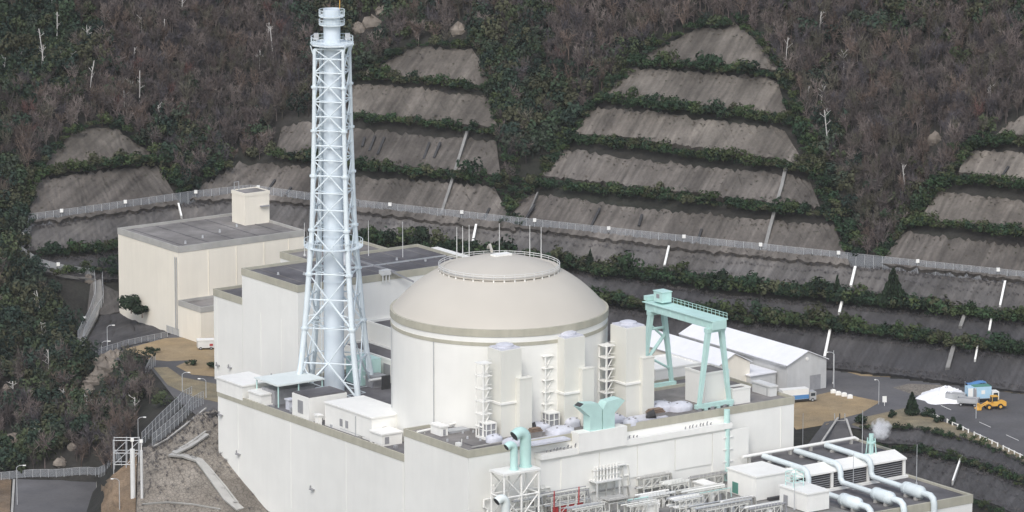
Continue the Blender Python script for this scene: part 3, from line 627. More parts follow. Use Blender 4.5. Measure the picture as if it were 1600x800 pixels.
# ================================================================== ROOF PLANT ON THE HIGH WING
def shaft(label, xl, xe, xr, yte, ybe, ann, ladder_x, lad_top, lad_bot, ledge_y):
    p, wv, wu, h = dims(xe, ybe, ZH, xl, xr, yte); u, v = p[0], p[1]; s = scale_at(p)
    t = Thing('cooling_shaft', label, 'cooling shaft', p, 'cooling shafts in front of the drum')
    t.part('shaft', MB().box(u, u+wu, v, v+wv, ZH, ZH+h), 'shaft')
    t.part('cap', MB().box(u+.25, u+wu-.25, v+.25, v+wv-.25, ZH+h+.003, ZH+h+.35), 'lav')
    t.part('cap_cover', MB().lathe([(wu*.36, 0), (wu*.36, .5), (wu*.2, .8), (.01, .9)], (u+wu/2, v+wv/2, ZH+h+.35), n=12), 'lav')
    hl = (ybe-ledge_y)/s/.976
    mb = MB(); ring(mb, u, u+wu, v, v+wv, ZH+hl, ZH+hl+.5, .3, .3); t.part('ledge', mb, 'white')
    pa, wva, wua, ha = dims(ann[1], ann[4], ZH, ann[0], ann[2], ann[3])
    t.part('side_shaft', MB().box(u+wu*.72, u+wu*.72+wua+.6, v-wva-.3, v-.002, ZH, ZH+ha), 'shaft')
    t.part('side_cap', MB().box(u+wu*.72-.1, u+wu*.72+wua+.7, v-wva-.4, v-.002, ZH+ha+.002, ZH+ha+.25), 'shaft')
    # external stair frame on the left face
    q = at(ladder_x, lad_bot, ZH); hz = (lad_bot-lad_top)/s/.976
    fr = t.part('stair_frame', MB().tube((q[0], q[1], ZH), (q[0], q[1], ZH+hz), .22, n=6), 'white')
    t.part('post', MB().tube((q[0]-.2, q[1]+2.6, ZH), (q[0]-.2, q[1]+2.6, ZH+hz-.8), .18, n=6), 'white', fr)
    t.part('post', MB().tube((q[0]+2.2, q[1]+2.6, ZH), (q[0]+2.2, q[1]+2.6, ZH+hz-.4), .14, n=6), 'white', fr)
    nl = 6
    for k in range(1, nl+1):
        z_ = ZH+hz*k/nl-.3
        t.part('landing', MB().box(q[0]-.5, q[0]+2.5, q[1]-.2, q[1]+2.9, z_, z_+.18), 'white', fr)
        if k < nl: t.part('flight', MB().tube((q[0]+.3, q[1]+.3, z_+.1), (q[0]+2.2, q[1]+.3, z_+hz/nl), .14, n=5), 'white', fr)
        t.part('handrail', MB().tube((q[0]-.4, q[1]-.1, z_+1.1), (q[0]+2.4, q[1]-.1, z_+1.1), .06, n=4), 'white', fr)
    return t
shaft('leftmost of the three cooling shafts, partly hiding the drum stripe', 762, 783, 815, 549, 684, (801,806,822,595,684), 755, 568, 686, 633)
shaft('middle cooling shaft in front of the drum', 859, 882, 914, 530, 668, (902,906,921,580,668), 852, 556, 668, 617)
sh3 = shaft('rightmost cooling shaft, nearest the gantry crane, with roof railing', 954, 978, 1009, 514, 652, (998,1001,1016,563,652), 947, 540, 650, 602)
def tarp(label, px, py, wpx, hm, name='covered_cooler', cat='cooler', deep=.75, m='lav'):
    p = at(px, py, ZH); s = scale_at(p); a = wpx/s/2/.95; mb = MB(); n = 14; rows = []
    prof = [(1.0, 0), (1.0, .45), (.96, .62), (.8, .78), (.55, .9), (.3, 1.0), (.01, 1.03)]
    for r, z in prof:
        rows.append([(p[0]+a*r*math.copysign(abs(math.cos(k*2*math.pi/n))**.7, math.cos(k*2*math.pi/n))*(1+random.uniform(-.05,.05)),
                      p[1]+a*deep*r*math.copysign(abs(math.sin(k*2*math.pi/n))**.7, math.sin(k*2*math.pi/n))*(1+random.uniform(-.05,.05)), ZH+hm*(z+(random.uniform(-.05,.05) if z else 0))) for k in range(n)]); rows[-1].append(rows[-1][0])
    mb.grid(rows); t = Thing(name, label, cat, p, 'covered coolers on the high roof'); t.part('cover', mb, m, smooth=True)
    for k in range(4):
        ang = k*math.pi/2+.6; t.part('strap', MB().tube((p[0]+a*.6*math.cos(ang), p[1]+a*.6*deep*math.sin(ang), ZH+hm*.93), (p[0]+a*.62*math.cos(ang)+.3, p[1]+a*.62*deep*math.sin(ang)-.3, ZH+hm*.99), .16, n=5), 'grey')
    return t
tarp('lavender covered cooler behind the left gooseneck pipes', 806, 694, 40, 1.7)
tarp('lavender covered cooler beside the left air handling cube', 772, 690, 26, 1.8)
tarp('wide lavender covered cooler before the middle shaft', 838, 672, 42, 1.9)
tarp('lavender covered cooler left of the teal hoods', 875, 678, 44, 2.0)
tarp('small lavender covered cooler behind the teal hoods, left', 893, 666, 26, 2.2)
tarp('lavender covered cooler right of the teal hoods', 958, 660, 36, 2.0)
tarp('wide lavender covered cooler beneath the rightmost shaft', 1030, 640, 52, 2.0)
tarp('lavender covered cooler beside the crane base beam', 1062, 640, 40, 2.0)
tarp('small lavender covered cooler in front of the rightmost shaft', 985, 664, 24, 1.8)
def deckbox(label, px, py, wpx, name='timber_louvre', m='timber', h=1.3, cat='louvre box'):
    p = at(px, py, ZH); s = scale_at(p); a = wpx/s/2; t = Thing(name, label, cat, p)
    t.part('casing', MB().box(p[0]-a, p[0]+a, p[1]-a*.6, p[1]+a*.6, ZH, ZH+h), 'roofg' if m == 'timber' else m)
    for k in range(3): t.part('slat', MB().box(p[0]-a*(1.05-.1*k), p[0]+a*(1.05-.1*k), p[1]-a*(.65-.1*k), p[1]+a*(.65-.1*k), ZH+h+.01+.32*k, ZH+h+.2+.32*k), m)
deckbox('brown slatted louvre box behind the left gooseneck pipes', 836, 682, 20)
deckbox('brown slatted louvre box by the right parapet', 1024, 652, 26)
for lab, px, py in (('low lavender roof deck near the brown louvre box', 1003, 655), ('low lavender roof deck left of the teal hoods', 850, 690)):
    p = at(px, py, ZH); s_ = MB().box(p[0]-5, p[0]+6, p[1]-2.5, p[1]+2.5, ZH, ZH+.45); s_.box(p[0]-4.5, p[0]-3.9, p[1]-2, p[1]+2, ZH+.45, ZH+.7); solo('roof_deck', s_, 'lav', lab, 'roof deck', p)
for lab, px, py in (('dark inlet cowl beside the leftmost cooling shaft', 826, 676), ('dark inlet cowl beside the middle cooling shaft', 926, 658), ('dark inlet cowl beside the rightmost cooling shaft', 1012, 656)):
    p = at(px, py, ZH); mb = MB().tube((p[0], p[1], ZH+1), (p[0]+1.5, p[1]-1, ZH+1.6), .8, 1.1, n=10).tube((p[0], p[1], ZH), (p[0], p[1], ZH+1), .5, n=8); solo('inlet_cowl', mb, 'dark', lab, 'cowl', p, 'inlet cowls')
def ahu(label, xe, yb, xl, xr, yt):
    p, wv, wu, h = dims(xe, yb, ZH+.6, xl, xr, yt); t = Thing('air_handling_cube', label, 'air unit', (p[0], p[1], ZH))
    t.part('plinth', MB().box(p[0]-.3, p[0]+wu+.3, p[1]-.3, p[1]+wv+.3, ZH, ZH+.6), 'white'); t.part('core', MB().box(p[0]+.15, p[0]+wu-.15, p[1]+.15, p[1]+wv-.15, ZH+.602, ZH+.6+h), 'grey')
    t.part('top', MB().box(p[0]-.1, p[0]+wu+.1, p[1]-.1, p[1]+wv+.1, ZH+.602+h, ZH+.9+h), 'white')
    for a in (0, .5, 1):
        for c in (0, .5, 1):
            if a in (0, 1) or c in (0, 1): t.part('frame_bar', MB().box(p[0]+wu*a-.1, p[0]+wu*a+.1, p[1]+wv*c-.1, p[1]+wv*c+.1, ZH+.601, ZH+.6+h), 'white')
    mb = MB(); ring(mb, p[0], p[0]+wu, p[1], p[1]+wv, ZH+.6+h*.5, ZH+.75+h*.5, .2, .12); t.part('mid_rail', mb, 'white')
ahu('glazed grey air handling cube left of the leftmost shaft', 760, 684, 748, 775, 664)
ahu('glazed grey air handling cube in front of the middle shaft', 858, 668, 847, 874, 648)
# low roof pipes in front of the drum
t = Thing('roof_pipe', 'long white pipe along the drum foot on the corner roof', 'pipe', at(655, 674, ZH))
a, c = at(652, 675, ZH+.8), at(755, 652, ZH+.8); t.part('pipe', MB().tube(a, c, .28, n=8), 'white')
for k in (.1, .4, .7, .95): q = [a[i]+(c[i]-a[i])*k for i in range(3)]; t.part('saddle', MB().box(q[0]-.2, q[0]+.2, q[1]-.3, q[1]+.3, ZH, ZH+.7), 'conc')
t = Thing('roof_kerb_pipe', 'low grey pipe inside the front parapet of the corner roof', 'pipe', at(740, 700, ZH))
a, c = at(737, 699, ZH+.5), at(792, 689, ZH+.5); t.part('pipe', MB().tube(a, c, .18, n=6), 'conc')
p = at(716, 697, ZH); solo('floodlight', MB().box(p[0]-.6, p[0]+.6, p[1]-.4, p[1]+.4, ZH, ZH+.9).tube((p[0]+1, p[1], ZH), (p[0]+1, p[1], ZH+1.6), .1, n=5), 'white', 'white floodlight on the near corner of the grey roof', 'floodlight', p)
# ---- teal twin hoods
t = Thing('twin_exhaust_hood', 'pair of teal exhaust hoods spreading apart in a Y', 'exhaust hood', ((uh0+uh1)/2, -39, 16.9))
uc = (facex(931)); wd = 2.9
for sgn in (-1, 1):
    z0 = 16.9; pts = []
    inner, outer = uc+sgn*.15, uc+sgn*3.6
    prof = [(inner, z0), (outer, z0), (outer, z0+3.6), (outer+sgn*3.0, z0+6.2), (outer+sgn*1.6, z0+7.0), (inner+sgn*1.2, z0+6.6), (inner, z0+5.0)]
    mb = MB(); n_ = len(prof); V_ = [(q[0], -40.2, q[1]) for q in prof]+[(q[0], -37.4, q[1]) for q in prof]
    mb.add(V_, [tuple(range(n_))[::(1 if sgn > 0 else -1)], tuple(range(n_, 2*n_))[::(-1 if sgn > 0 else 1)]]+[(i, (i+1) % n_, n_+(i+1) % n_, n_+i)[::(-1 if sgn > 0 else 1)] for i in range(n_)])
    hd_ = t.part('hood', mb, 'teal')
    a, c = prof[3], prof[4]; dx, dz = c[0]-a[0], c[1]-a[1]
    nrm = (sgn*.05, .05)
    t.part('mouth', MB().add([(a[0]+nrm[0]+dx*.1, -40.0, a[1]+nrm[1]+dz*.1), (c[0]+nrm[0]-dx*.1, -40.0, c[1]+nrm[1]-dz*.1), (c[0]+nrm[0]-dx*.1, -37.6, c[1]+nrm[1]-dz*.1), (a[0]+nrm[0]+dx*.1, -37.6, a[1]+nrm[1]+dz*.1)], [(0,1,2,3)]), 'dark', hd_)
# ---- gooseneck vents on a lattice frame
def gooseneck(t, u, v, z0, z1, r, sgn=-1, m='teal'):
    pts = [(u, v, z0), (u, v, z1-r*1.3)]
    for k in range(1, 6): a = k/5*math.radians(100); pts.append((u+sgn*r*1.3*(1-math.cos(a)), v-.2*k*0, z1-r*1.3+r*1.3*math.sin(a)))
    pts.append((pts[-1][0]+sgn*r*.9, v, pts[-1][2]-r*.5))
    g_ = t.part('gooseneck', MB().pipe(pts, r, n=16), m, smooth=True)
    e0 = Vector(pts[-1]); e1 = (Vector(pts[-1])-Vector(pts[-2])).normalized(); t.part('mouth', MB().tube(e0+e1*.01, e0+e1*.05, r*.88, n=16), 'dark', g_)
    t.part('collar', MB().lathe([(r*1.15, z0), (r*1.15, z0+.3), (r, z0+.3)], (u, v, 0), n=16), m, g_)
vv = -44.0
def onv(px, py, v): # site point on plane v=const
    lo, hi = -60, 140
    for _ in range(40):
        m_ = (lo+hi)/2; x, y = u2w(m_, v)
        if proj(x, y, 0)[0] < px: lo = m_
        else: hi = m_
    x, y = u2w(lo, v); d = ray(px, py); t_ = (y-CAM[1])/d[1]; return (lo, v, CAM[2]+t_*d[2])
pA = onv(821, 729, vv); pB = onv(803, 730, vv-1); zfr = pA[2]
t = Thing('gooseneck_vents', 'tall and short teal gooseneck vents on a white lattice frame', 'vent', (pA[0], vv, -1))
gooseneck(t, pA[0], vv, zfr, onv(821, 674, vv)[2], 1.35); gooseneck(t, pB[0], vv-1, zfr, onv(803, 694, vv-1)[2], .9)
u0, u1 = onv(784, 735, vv-2)[0], onv(838, 735, vv-2)[0]; v0, v1 = vv-3, vv+2.2
t.part('deck', MB().box(u0-.4, u1+.4, v0-.4, v1+.4, zfr-.5, zfr-.01), 'white')
for a in (u0, (u0+u1)/2, u1):
    for c in (v0, v1): t.part('post', MB().tube((a, c, -14), (a, c, zfr-.5), .25, n=6), 'white')
for k in range(3):
    z1_ = zfr-.7-k*5.2; z0_ = z1_-5.2
    for c in (v0, v1):
        t.part('beam', MB().tube((u0, c, z0_), (u1, c, z0_), .22, n=6), 'white'); um = (u0+u1)/2
        for a, d_ in ((u0, um), (u1, um)): t.part('brace', MB().tube((a, c, z1_), (d_, c, z0_), .17, n=6), 'white')
    for a in (u0, u1): t.part('beam', MB().tube((a, v0, z0_), (a, v1, z0_), .22, n=6), 'white'); t.part('brace', MB().tube((a, v0, z1_), (a, v1, z0_), .15, n=6), 'white')
p = onv(790, 800, vv-6); t = Thing('gooseneck_vent', 'short white and teal gooseneck vent at the bottom edge', 'vent', (p[0], p[1], -14))
gooseneck(t, p[0], p[1], -14, onv(790, 778, vv-6)[2], 1.05, m='paleteal')
p = onv(757, 795, -38.2); t = Thing('wall_pipe', 'bent white pipe on the main wall left of the gooseneck vents', 'pipe', (p[0], p[1], -10))
a, c = onv(772, 757, -38.2), onv(772, 777, -38.2); t.part('pipe', MB().pipe([a, c, onv(756, 781, -38.2), onv(756, 792, -38.2), onv(762, 796, -38.2), onv(762, 815, -38.2)], .3, n=8), 'white')
# ================================================================== GANTRY CRANE
zt_, zb_ = 38.3, 35.7
cr = Thing('gantry_crane', 'teal gantry crane standing on the right end of the roof', 'crane', (40, -20, ZH))
vn, vf = -33.8, -9.6
def legpair(v, uc_):
    for sg in (-1, 1):
        a = Vector((uc_+sg*1.9, v, zb_)); c = Vector((uc_+sg*4.6, v, ZH+1.0)); mb = MB(); q0, q1 = .42, .6
        mb.add([(a.x-q1,a.y-q1,a.z),(a.x+q1,a.y-q1,a.z),(a.x+q1,a.y+q1,a.z),(a.x-q1,a.y+q1,a.z),(c.x-q0,c.y-q0,c.z),(c.x+q0,c.y-q0,c.z),(c.x+q0,c.y+q0,c.z),(c.x-q0,c.y+q0,c.z)],
               [(0,1,2,3),(7,6,5,4),(1,0,4,5),(2,1,5,6),(3,2,6,7),(0,3,7,4)]); cr.part('leg', mb, 'teal')
    cr.part('head_beam', MB().box(uc_-2.7, uc_+2.7, v-.8, v+.8, zb_-.9, zb_+.1), 'teal')
    cr.part('sill_beam', MB().box(uc_-5.6, uc_+5.6, v-.6, v+.6, ZH+.5, ZH+1.5), 'teal')
    for k in range(6): q = uc_-4.8+k*1.9; cr.part('bogie', MB().box(q-.5, q+.5, v-.7, v+.7, ZH, ZH+.7), 'teal' if k % 2 else 'grey')
ucn = onv(1115, 500, vn)[0]; ucf = ucn+0.6
legpair(vn, ucn); legpair(vf, ucf)
cr.part('cross_brace', MB().tube((ucf-3, vf, zb_-12), (ucf+2.6, vf, zb_-6), .45, n=6), 'teal'); cr.part('cross_brace', MB().tube((ucf-2.2, vf, zb_-4.5), (ucf+2.2, vf, zb_-4.5), .4, n=6), 'teal')
cr.part('cross_brace', MB().tube((ucf-2.5, vf, zb_-3), (ucf+2.6, vf, zb_-7.5), .3, n=6), 'teal'); cr.part('cross_brace', MB().tube((ucf-3.4, vf, zb_-11), (ucf+3.6, vf, zb_-15), .3, n=6), 'teal')
for du in (-1.9, 1.4):
    gd = cr.part('girder', MB().box(ucn+du, ucn+du+.9, vn-1.2, vf+1.6, zb_+.1, zt_-.6), 'teal')
    for k in range(8): q = vn-.6+k*3.2; cr.part('stiffener', MB().box(ucn+du-.12, ucn+du-.002, q, q+.15, zb_+.3, zt_-.8), 'teal', gd)
cr.part('end_tie', MB().box(ucn-1.9, ucn+2.3, vn-1.7, vn-1.202, zb_-.1, zt_-.55), 'teal')
dk = cr.part('walkway', MB().box(ucn-2.3, ucn+2.9, vn-1.5, vf+2.4, zt_-.598, zt_-.4), 'teal')
for k in range(18):
    q = vn-1.2+k*1.55
    for uu in (ucn+2.8,): cr.part('rail_post', MB().tube((uu, q, zt_-.4), (uu, q, zt_+.9), .06, n=4), 'teal', dk)
for h in (.3, .9): cr.part('handrail', MB().tube((ucn+2.8, vn-1.3, zt_+h), (ucn+2.8, vf+2.3, zt_+h), .06, n=4), 'teal', dk)
q = vf-1.5; cb = cr.part('trolley_house', MB().box(ucn-1.0, ucn+1.9, q-2.6, q+.9, zt_+.1, zt_+2.6), 'teal', label='pale teal trolley house on top of the crane')
cr.part('house_roof', MB().box(ucn-1.15, ucn+2.05, q-2.75, q+1.05, zt_+2.602, zt_+2.8), 'teal', cb); cr.part('window', MB().box(ucn-1.08, ucn-1.002, q-1.5, q-.3, zt_+1.1, zt_+2.1), 'grey', cb)
cr.part('end_cage', MB().box(ucn-1.2, ucn+1.6, vf+1.7, vf+3.2, zt_-.3, zt_+.8), 'teal')
# service column down the facade below the crane
p = onv(1135, 640, -39.5); t = Thing('service_column', 'teal pipe column down the facade under the gantry crane', 'pipe column', (p[0], -39.5, -2))
t.part('pipe', MB().tube((p[0], -39.5, -3), (p[0], -39.5, p[2]), .75, n=12), 'teal', smooth=True); t.part('pipe', MB().tube((p[0]+1.3, -39.3, -3), (p[0]+1.3, -39.3, p[2]-6), .2, n=6), 'teal')
for k in range(5): z_ = p[2]-4-k*3; t.part('clamp', MB().box(p[0]-1.3, p[0]+1.6, -40.1, -37.6, z_, z_+.25), 'steel')
# penthouse, low wall block and tank at the right end
def rbox(name, label, cat, px, pyb, xl, xr, yt, z0=None, **k): return None
pen = Thing('penthouse', 'cream penthouse block between the legs of the gantry crane', 'penthouse', at(1102, 640, ZH))
p, wv, wu, h = dims(1102, 634, ZH, 1072, 1141, 583); flat_block(pen, p[0], p[0]+wu, p[1], p[1]+wv, ZH-.5, ZH+h, bandh=.5, roof='roofg', band='wall', drop=.3)
lw = Thing('penthouse', 'low cream wall block right of the gantry crane', 'penthouse', at(1150, 632, ZH))
p, wv, wu, h = dims(1145, 633, ZH, 1132, 1173, 608); flat_block(lw, p[0], p[0]+wu, p[1], p[1]+wv, ZH-.5, ZH+h, bandh=.4, roof='roofg', band='wall', drop=.4)
tk = room('roof_tank', 'boxy grey-white roof tank on the far right of the roof', 1203, 620, ZH, 1177, 1214, 604, m='steel', roof='steel', cat='tank')
tk.part('rib', MB().box(tk.p[0]-.12, tk.p[0]-.002, tk.p[1]+1, tk.p[1]+1.2, ZH, ZH+2), 'grey')
# white wall of the block behind crane
wb = Thing('white_block', 'plain white block seen through the far crane legs', 'building', at(1045, 600, 5)); p = at(1020, 600, 12); flat_block(wb, p[0]+1, p[0]+15, p[1], p[1]+13, 0, 15.6, bandh=.4, band='wall', roof='white', drop=.3)
# ================================================================== SHEDS, YARD, VEHICLES (right)
def shed(label, pL, pR, pT, ridge_h, eave_h, length, z0=0):
    # pL, pR: screen points of the gable's two bottom corners (left, right); gable faces the camera's right
    a = at(*pL, z0); c = at(*pR, z0); t = Thing('storage_shed', label, 'shed', a); v0 = a[1]; u0, u1 = a[0], c[0]; um = (u0+u1)/2; v1 = v0+length
    g_ = MB(); prof = [(u0, z0), (u1, z0), (u1, eave_h), (um, ridge_h), (u0, eave_h)]; n_ = 5
    g_.add([(q[0], v0, q[1]) for q in prof]+[(q[0], v1, q[1]) for q in prof], [(0,1,2,3,4), (9,8,7,6,5), (1,0,5,6), (0,4,9,5), (2,1,6,7)]); t.part('wall', g_, 'shedwall')
    r_ = MB(); e = .5
    for (x0, h0, x1, h1) in ((u0-e, eave_h-.05, um, ridge_h), (um, ridge_h, u1+e, eave_h-.05)):
        r_.add([(x0,v0-e,h0+.05),(x1,v0-e,h1+.05),(x1,v1+e,h1+.05),(x0,v1+e,h0+.05),(x0,v0-e,h0+.25),(x1,v0-e,h1+.25),(x1,v1+e,h1+.25),(x0,v1+e,h0+.25)], [(3,2,1,0),(4,5,6,7),(0,1,5,4),(1,2,6,5),(2,3,7,6),(3,0,4,7)])
    t.part('roof', r_, 'shedroof'); t.u0, t.u1, t.v0, t.v1, t.um = u0, u1, v0, v1, um
    return t
s1 = shed('larger grey shed with long white gable roof behind the gantry crane', (1230,616), (1291,606), None, 10.6, 7.6, 46)
s1.part('vent', MB().tube((s1.um, s1.v0-.15, 8.6), (s1.um, s1.v0-.002, 8.6), .5, n=10), 'white'); s1.part('gutter', MB().box(s1.u0-.65, s1.u0-.5, s1.v0, s1.v1, 7.2, 7.5), 'lgrey')
s1.part('lean_to', MB().box(s1.u0-9, s1.u0-.7, s1.v0+4, s1.v0+14, 0, 5.2), 'shedwall'); s1.part('lean_to_roof', MB().box(s1.u0-9.4, s1.u0-.66, s1.v0+3.6, s1.v0+14.4, 5.202, 5.5), 'shedroof')
s1.part('door', MB().box(s1.um+1, s1.um+4.5, s1.v0-.1, s1.v0-.002, 0, 4), 'grey')
s2 = shed('smaller cream shed with white gable roof between the crane legs', (1121,624), (1172,616), None, 11.4, 8.6, 40)
for o_ in s2.o.children:
    if o_.name.startswith('wall'): o_.data.materials[0] = M['cream']
s2.part('door', MB().box(s2.u1-4, s2.u1-2, s2.v0-.1, s2.v0-.002, 0, 3), 'grey')
def V3(px, py, z=0): return Vector(atw(px, py, z))
def wheels(t, pts, r, wdt, ax, hub='lgrey'):
    for p in pts:
        w_ = t.part('wheel', MB().tube(Vector(p)-ax*wdt/2, Vector(p)+ax*wdt/2, r, n=14), 'tyre'); t.part('rim', MB().tube(Vector(p)-ax*(wdt/2+.02), Vector(p)+ax*(wdt/2+.02), r*.5, n=10), hub, w_)
def vehicle_frame(px, py, ang):
    p = V3(px, py, 0.05); return p, ang
def place(t, p, ang): t.o.location = p; t.o.rotation_euler = (0, 0, ang)
# vehicles are modelled along +x and set down on the yard
def truck(label, px, py, ang, L, W, H, body, cabm='white', cat='truck', stripe=None, cabL=1.9):
    t = Thing('truck', label, cat, (0,0,0), site=False)
    t.part('chassis', MB().box(-L/2, L/2, -W/2+.25, W/2-.25, .45, .95), 'dark')
    t.part('box_body', MB().box(-L/2, L/2-cabL-.2, -W/2, W/2, .952, .95+H), body)
    if stripe: t.part('stripe', MB().box(-L/2-.01, L/2-cabL-.19, -W/2-.01, W/2+.01, 1.0, 1.0+H*.4), stripe)
    cbn = t.part('cab', MB().prism([(L/2-cabL, -W/2+.05), (L/2, -W/2+.05), (L/2, W/2-.05), (L/2-cabL, W/2-.05)], .5, 2.6), cabm)
    t.part('windscreen', MB().box(L/2+.002, L/2+.05, -W/2+.2, W/2-.2, 1.55, 2.4), 'glass', cbn)
    for s_ in (-1, 1): t.part('side_window', MB().box(L/2-cabL+.4, L/2-.3, s_*(W/2-.05)-(.04 if s_ < 0 else -.002), s_*(W/2-.05)+(-.002 if s_ < 0 else .04), 1.55, 2.35), 'glass', cbn)
    wheels(t, [(L/2-1, s_*(W/2-.2), .5) for s_ in (-1, 1)]+[(-L/2+1.3, s_*(W/2-.2), .5) for s_ in (-1, 1)]+[(-L/2+2.5, s_*(W/2-.2), .5) for s_ in (-1, 1)], .5, .32, Vector((0,1,0)))
    place(t, V3(px, py, .06), ang); return t
truck('white lorry with blue stripe parked beside the shed and lawn', 1246, 628, math.radians(20), 9.5, 2.5, 2.7, 'white', 'lgrey', stripe='vblue')
bt = truck('pale blue box truck parked by the white heap', 1534, 627, math.radians(14), 8.5, 2.6, 3.2, 'cab', 'white')
bt.part('roof_cover', MB().box(-2.6, 2.0, -1.32, 1.32, 4.152, 4.3), 'teald'); bt.part('rear_panel', MB().box(-4.2, -2.9, -1.36, -1.302, 1.2, 3.9), 'white'); bt.part('side_gap', MB().box(-2.8, -2.0, -1.35, -1.302, 1.1, 3.9), 'grey'); bt.part('side_window', MB().box(-.6, .4, -1.35, -1.302, 2.2, 3.2), 'white'); bt.part('side_skirt', MB().box(-4.2, 2.0, -1.34, -1.302, .955, 1.1), 'grey')
def trailer(label, px, py, ang, L, W, H):
    t = Thing('flatbed_trailer', label, 'trailer', (0,0,0), site=False)
    t.part('bed', MB().box(-L/2, L/2, -W/2, W/2, .9, 1.15), 'lgrey')
    for s_ in (-1, 1): t.part('side_board', MB().box(-L/2, L/2, s_*W/2-.05, s_*W/2+.05, 1.152, 1.15+H), 'lgrey')
    for s_ in (-1, 1): t.part('end_board', MB().box(s_*L/2-.05, s_*L/2+.05, -W/2+.06, W/2-.06, 1.152, 1.15+H), 'grey')
    t.part('load', MB().box(-L/2+.1, L/2-.1, -W/2+.1, W/2-.1, 1.153, 1.1+H*.8), 'grey')
    wheels(t, [(x, s_*(W/2-.2), .45) for x in (-L/2+.9, L/2-.9) for s_ in (-1, 1)], .45, .3, Vector((0,1,0)))
    place(t, V3(px, py, .06), ang)
trailer('grey tipper trailer right beside the white heap', 1494, 628, math.radians(-15), 5.2, 2.4, 1.2); trailer('grey low trailer in front of the pale blue box truck', 1513, 634, math.radians(-15), 5.4, 2.4, 1.0)
t = Thing('tarpaulin', 'blue tarpaulin canopy above the pale blue box truck', 'tarpaulin', (0,0,0), site=False)
mb = MB(); mb.grid([[(x, y, 4.3+.25*math.sin(x*1.1)-.15*abs(y)) for x in np.linspace(-2.6, 2.6, 7)] for y in (-1.5, 0, 1.5)]); mb.grid([[(x, y, 4.2+.25*math.sin(x*1.1)-.15*abs(y)) for x in np.linspace(-2.6, 2.6, 7)] for y in (1.5, 0, -1.5)])
t.part('sheet', mb, 'vblue')
for x in (-2.4, 2.4):
    for y in (-1.4, 1.4): t.part('post', MB().tube((x, y, 0), (x, y, 4.3), .06, n=4), 'steel')
place(t, V3(1524, 622, .06), math.radians(14))
# wheel loader
t = Thing('wheel_loader', 'yellow wheel loader parked on the road', 'loader', (0,0,0), site=False)
t.part('rear_body', MB().box(.2, 3.2, -.9, .9, .9, 2.1), 'yellow'); t.part('counterweight', MB().box(3.202, 3.7, -1, 1, .8, 1.9), 'yellow'); t.part('front_frame', MB().box(-1.6, .18, -.6, .6, .8, 1.7), 'yellow')
cbn = t.part('cab', MB().box(-.1, 1.5, -.8, .8, 2.102, 3.3), 'glass'); t.part('cab_roof', MB().box(-.2, 1.6, -.9, .9, 3.302, 3.45), 'yellow', cbn)
for x in (-.08, 1.48):
    for y in (-.82, .82): t.part('cab_pillar', MB().box(x-.06, x+.06, y-.06, y+.06, 2.1, 3.3), 'yellow', cbn)
for y in (-.55, .55): t.part('lift_arm', MB().tube((-.8, y, 2.0), (-3.2, y, .7), .16, n=6), 'yellow')
mb = MB(); pr = [(-3.1, .3), (-3.1, 1.5), (-3.4, 1.5), (-3.5, .6), (-4.2, .25), (-4.2, .12), (-3.2, .12)]
mb.add([(q[0], -1.35, q[1]) for q in pr]+[(q[0], 1.35, q[1]) for q in pr], [tuple(range(7)), tuple(range(7, 14))[::-1]]+[((i+1) % 7, i, 7+i, 7+(i+1) % 7) for i in range(7)]); t.part('bucket', mb, 'yellow')
wheels(t, [(x, y, .75) for x in (-1.0, 2.1) for y in (-1.0, 1.0)], .75, .5, Vector((0,1,0)), 'yellow'); place(t, V3(1549, 639, .06), math.radians(14))
# white heap
c = V3(1473, 622); mb = MB(); rows = []
for j in range(15):
    r = 1-j/14; rows.append([(c.x+(6.2*math.cos(k/36*2*math.pi)+.8*(1-r))*(r if r else .001)*(1+.14*math.sin(k*1.1)+.10*random.random())+1.2*(1-r), c.y+7.5*r*math.sin(k/36*2*math.pi)*(1+.12*math.cos(k*.8)+.06*random.random()), .1+3.1*(1-r)**.8*(1+.14*random.uniform(-1, 1)*(j < 14))) for k in range(36)]); rows[-1].append(rows[-1][0])
mb.grid(rows); solo('white_heap', mb, 'salt', 'tall white heap of snow or salt beside the trailers', 'heap', (c.x, c.y, 0), site=False, smooth=True)
# white boxes by A
t = Thing('service_van', 'small white-grey covered van on the lawn by the stepped building', 'van', (0,0,0), site=False)
t.part('body', MB().box(-2.2, 2.2, -1.2, 1.2, .5, 2.5), 'steel'); t.part('red_mark', MB().box(1.0, 1.9, -1.24, -1.202, 1.0, 1.6), 'red'); t.part('roof', MB().box(-2.3, 2.3, -1.3, 1.3, 2.502, 2.7), 'white')
wheels(t, [(x, y, .4) for x in (-1.4, 1.4) for y in (-1.1, 1.1)], .4, .25, Vector((0,1,0))); place(t, V3(321, 545, .12), math.radians(10))
p = V3(309, 530, .1); solo('hydrant_box', MB().box(p.x-.4, p.x+.4, p.y-.4, p.y+.4, .1, 1.4).box(p.x-.5, p.x+.5, p.y-.5, p.y+.5, 1.401, 1.55), 'red', 'small red hydrant box behind the covered van', 'hydrant', (p.x, p.y, .1), site=False)
for k, (px, py, lab) in enumerate([(1302,614,'leftmost white concrete block on the edge of the brown lawn'), (1310,617,'second white concrete block from the shed on the lawn edge'), (1319,619,'third white concrete block from the shed on the lawn edge'), (1328,622,'rightmost white concrete block on the lawn edge')]):
    p = V3(px, py, .1); solo('concrete_block', MB().box(p.x-.7, p.x+.7, p.y-.5, p.y+.5, .1, .9).box(p.x-.4, p.x+.4, p.y-.3, p.y+.3, .901, 1.1), 'white', lab, 'block', (p.x, p.y, .1), 'white blocks along the lawn', site=False)
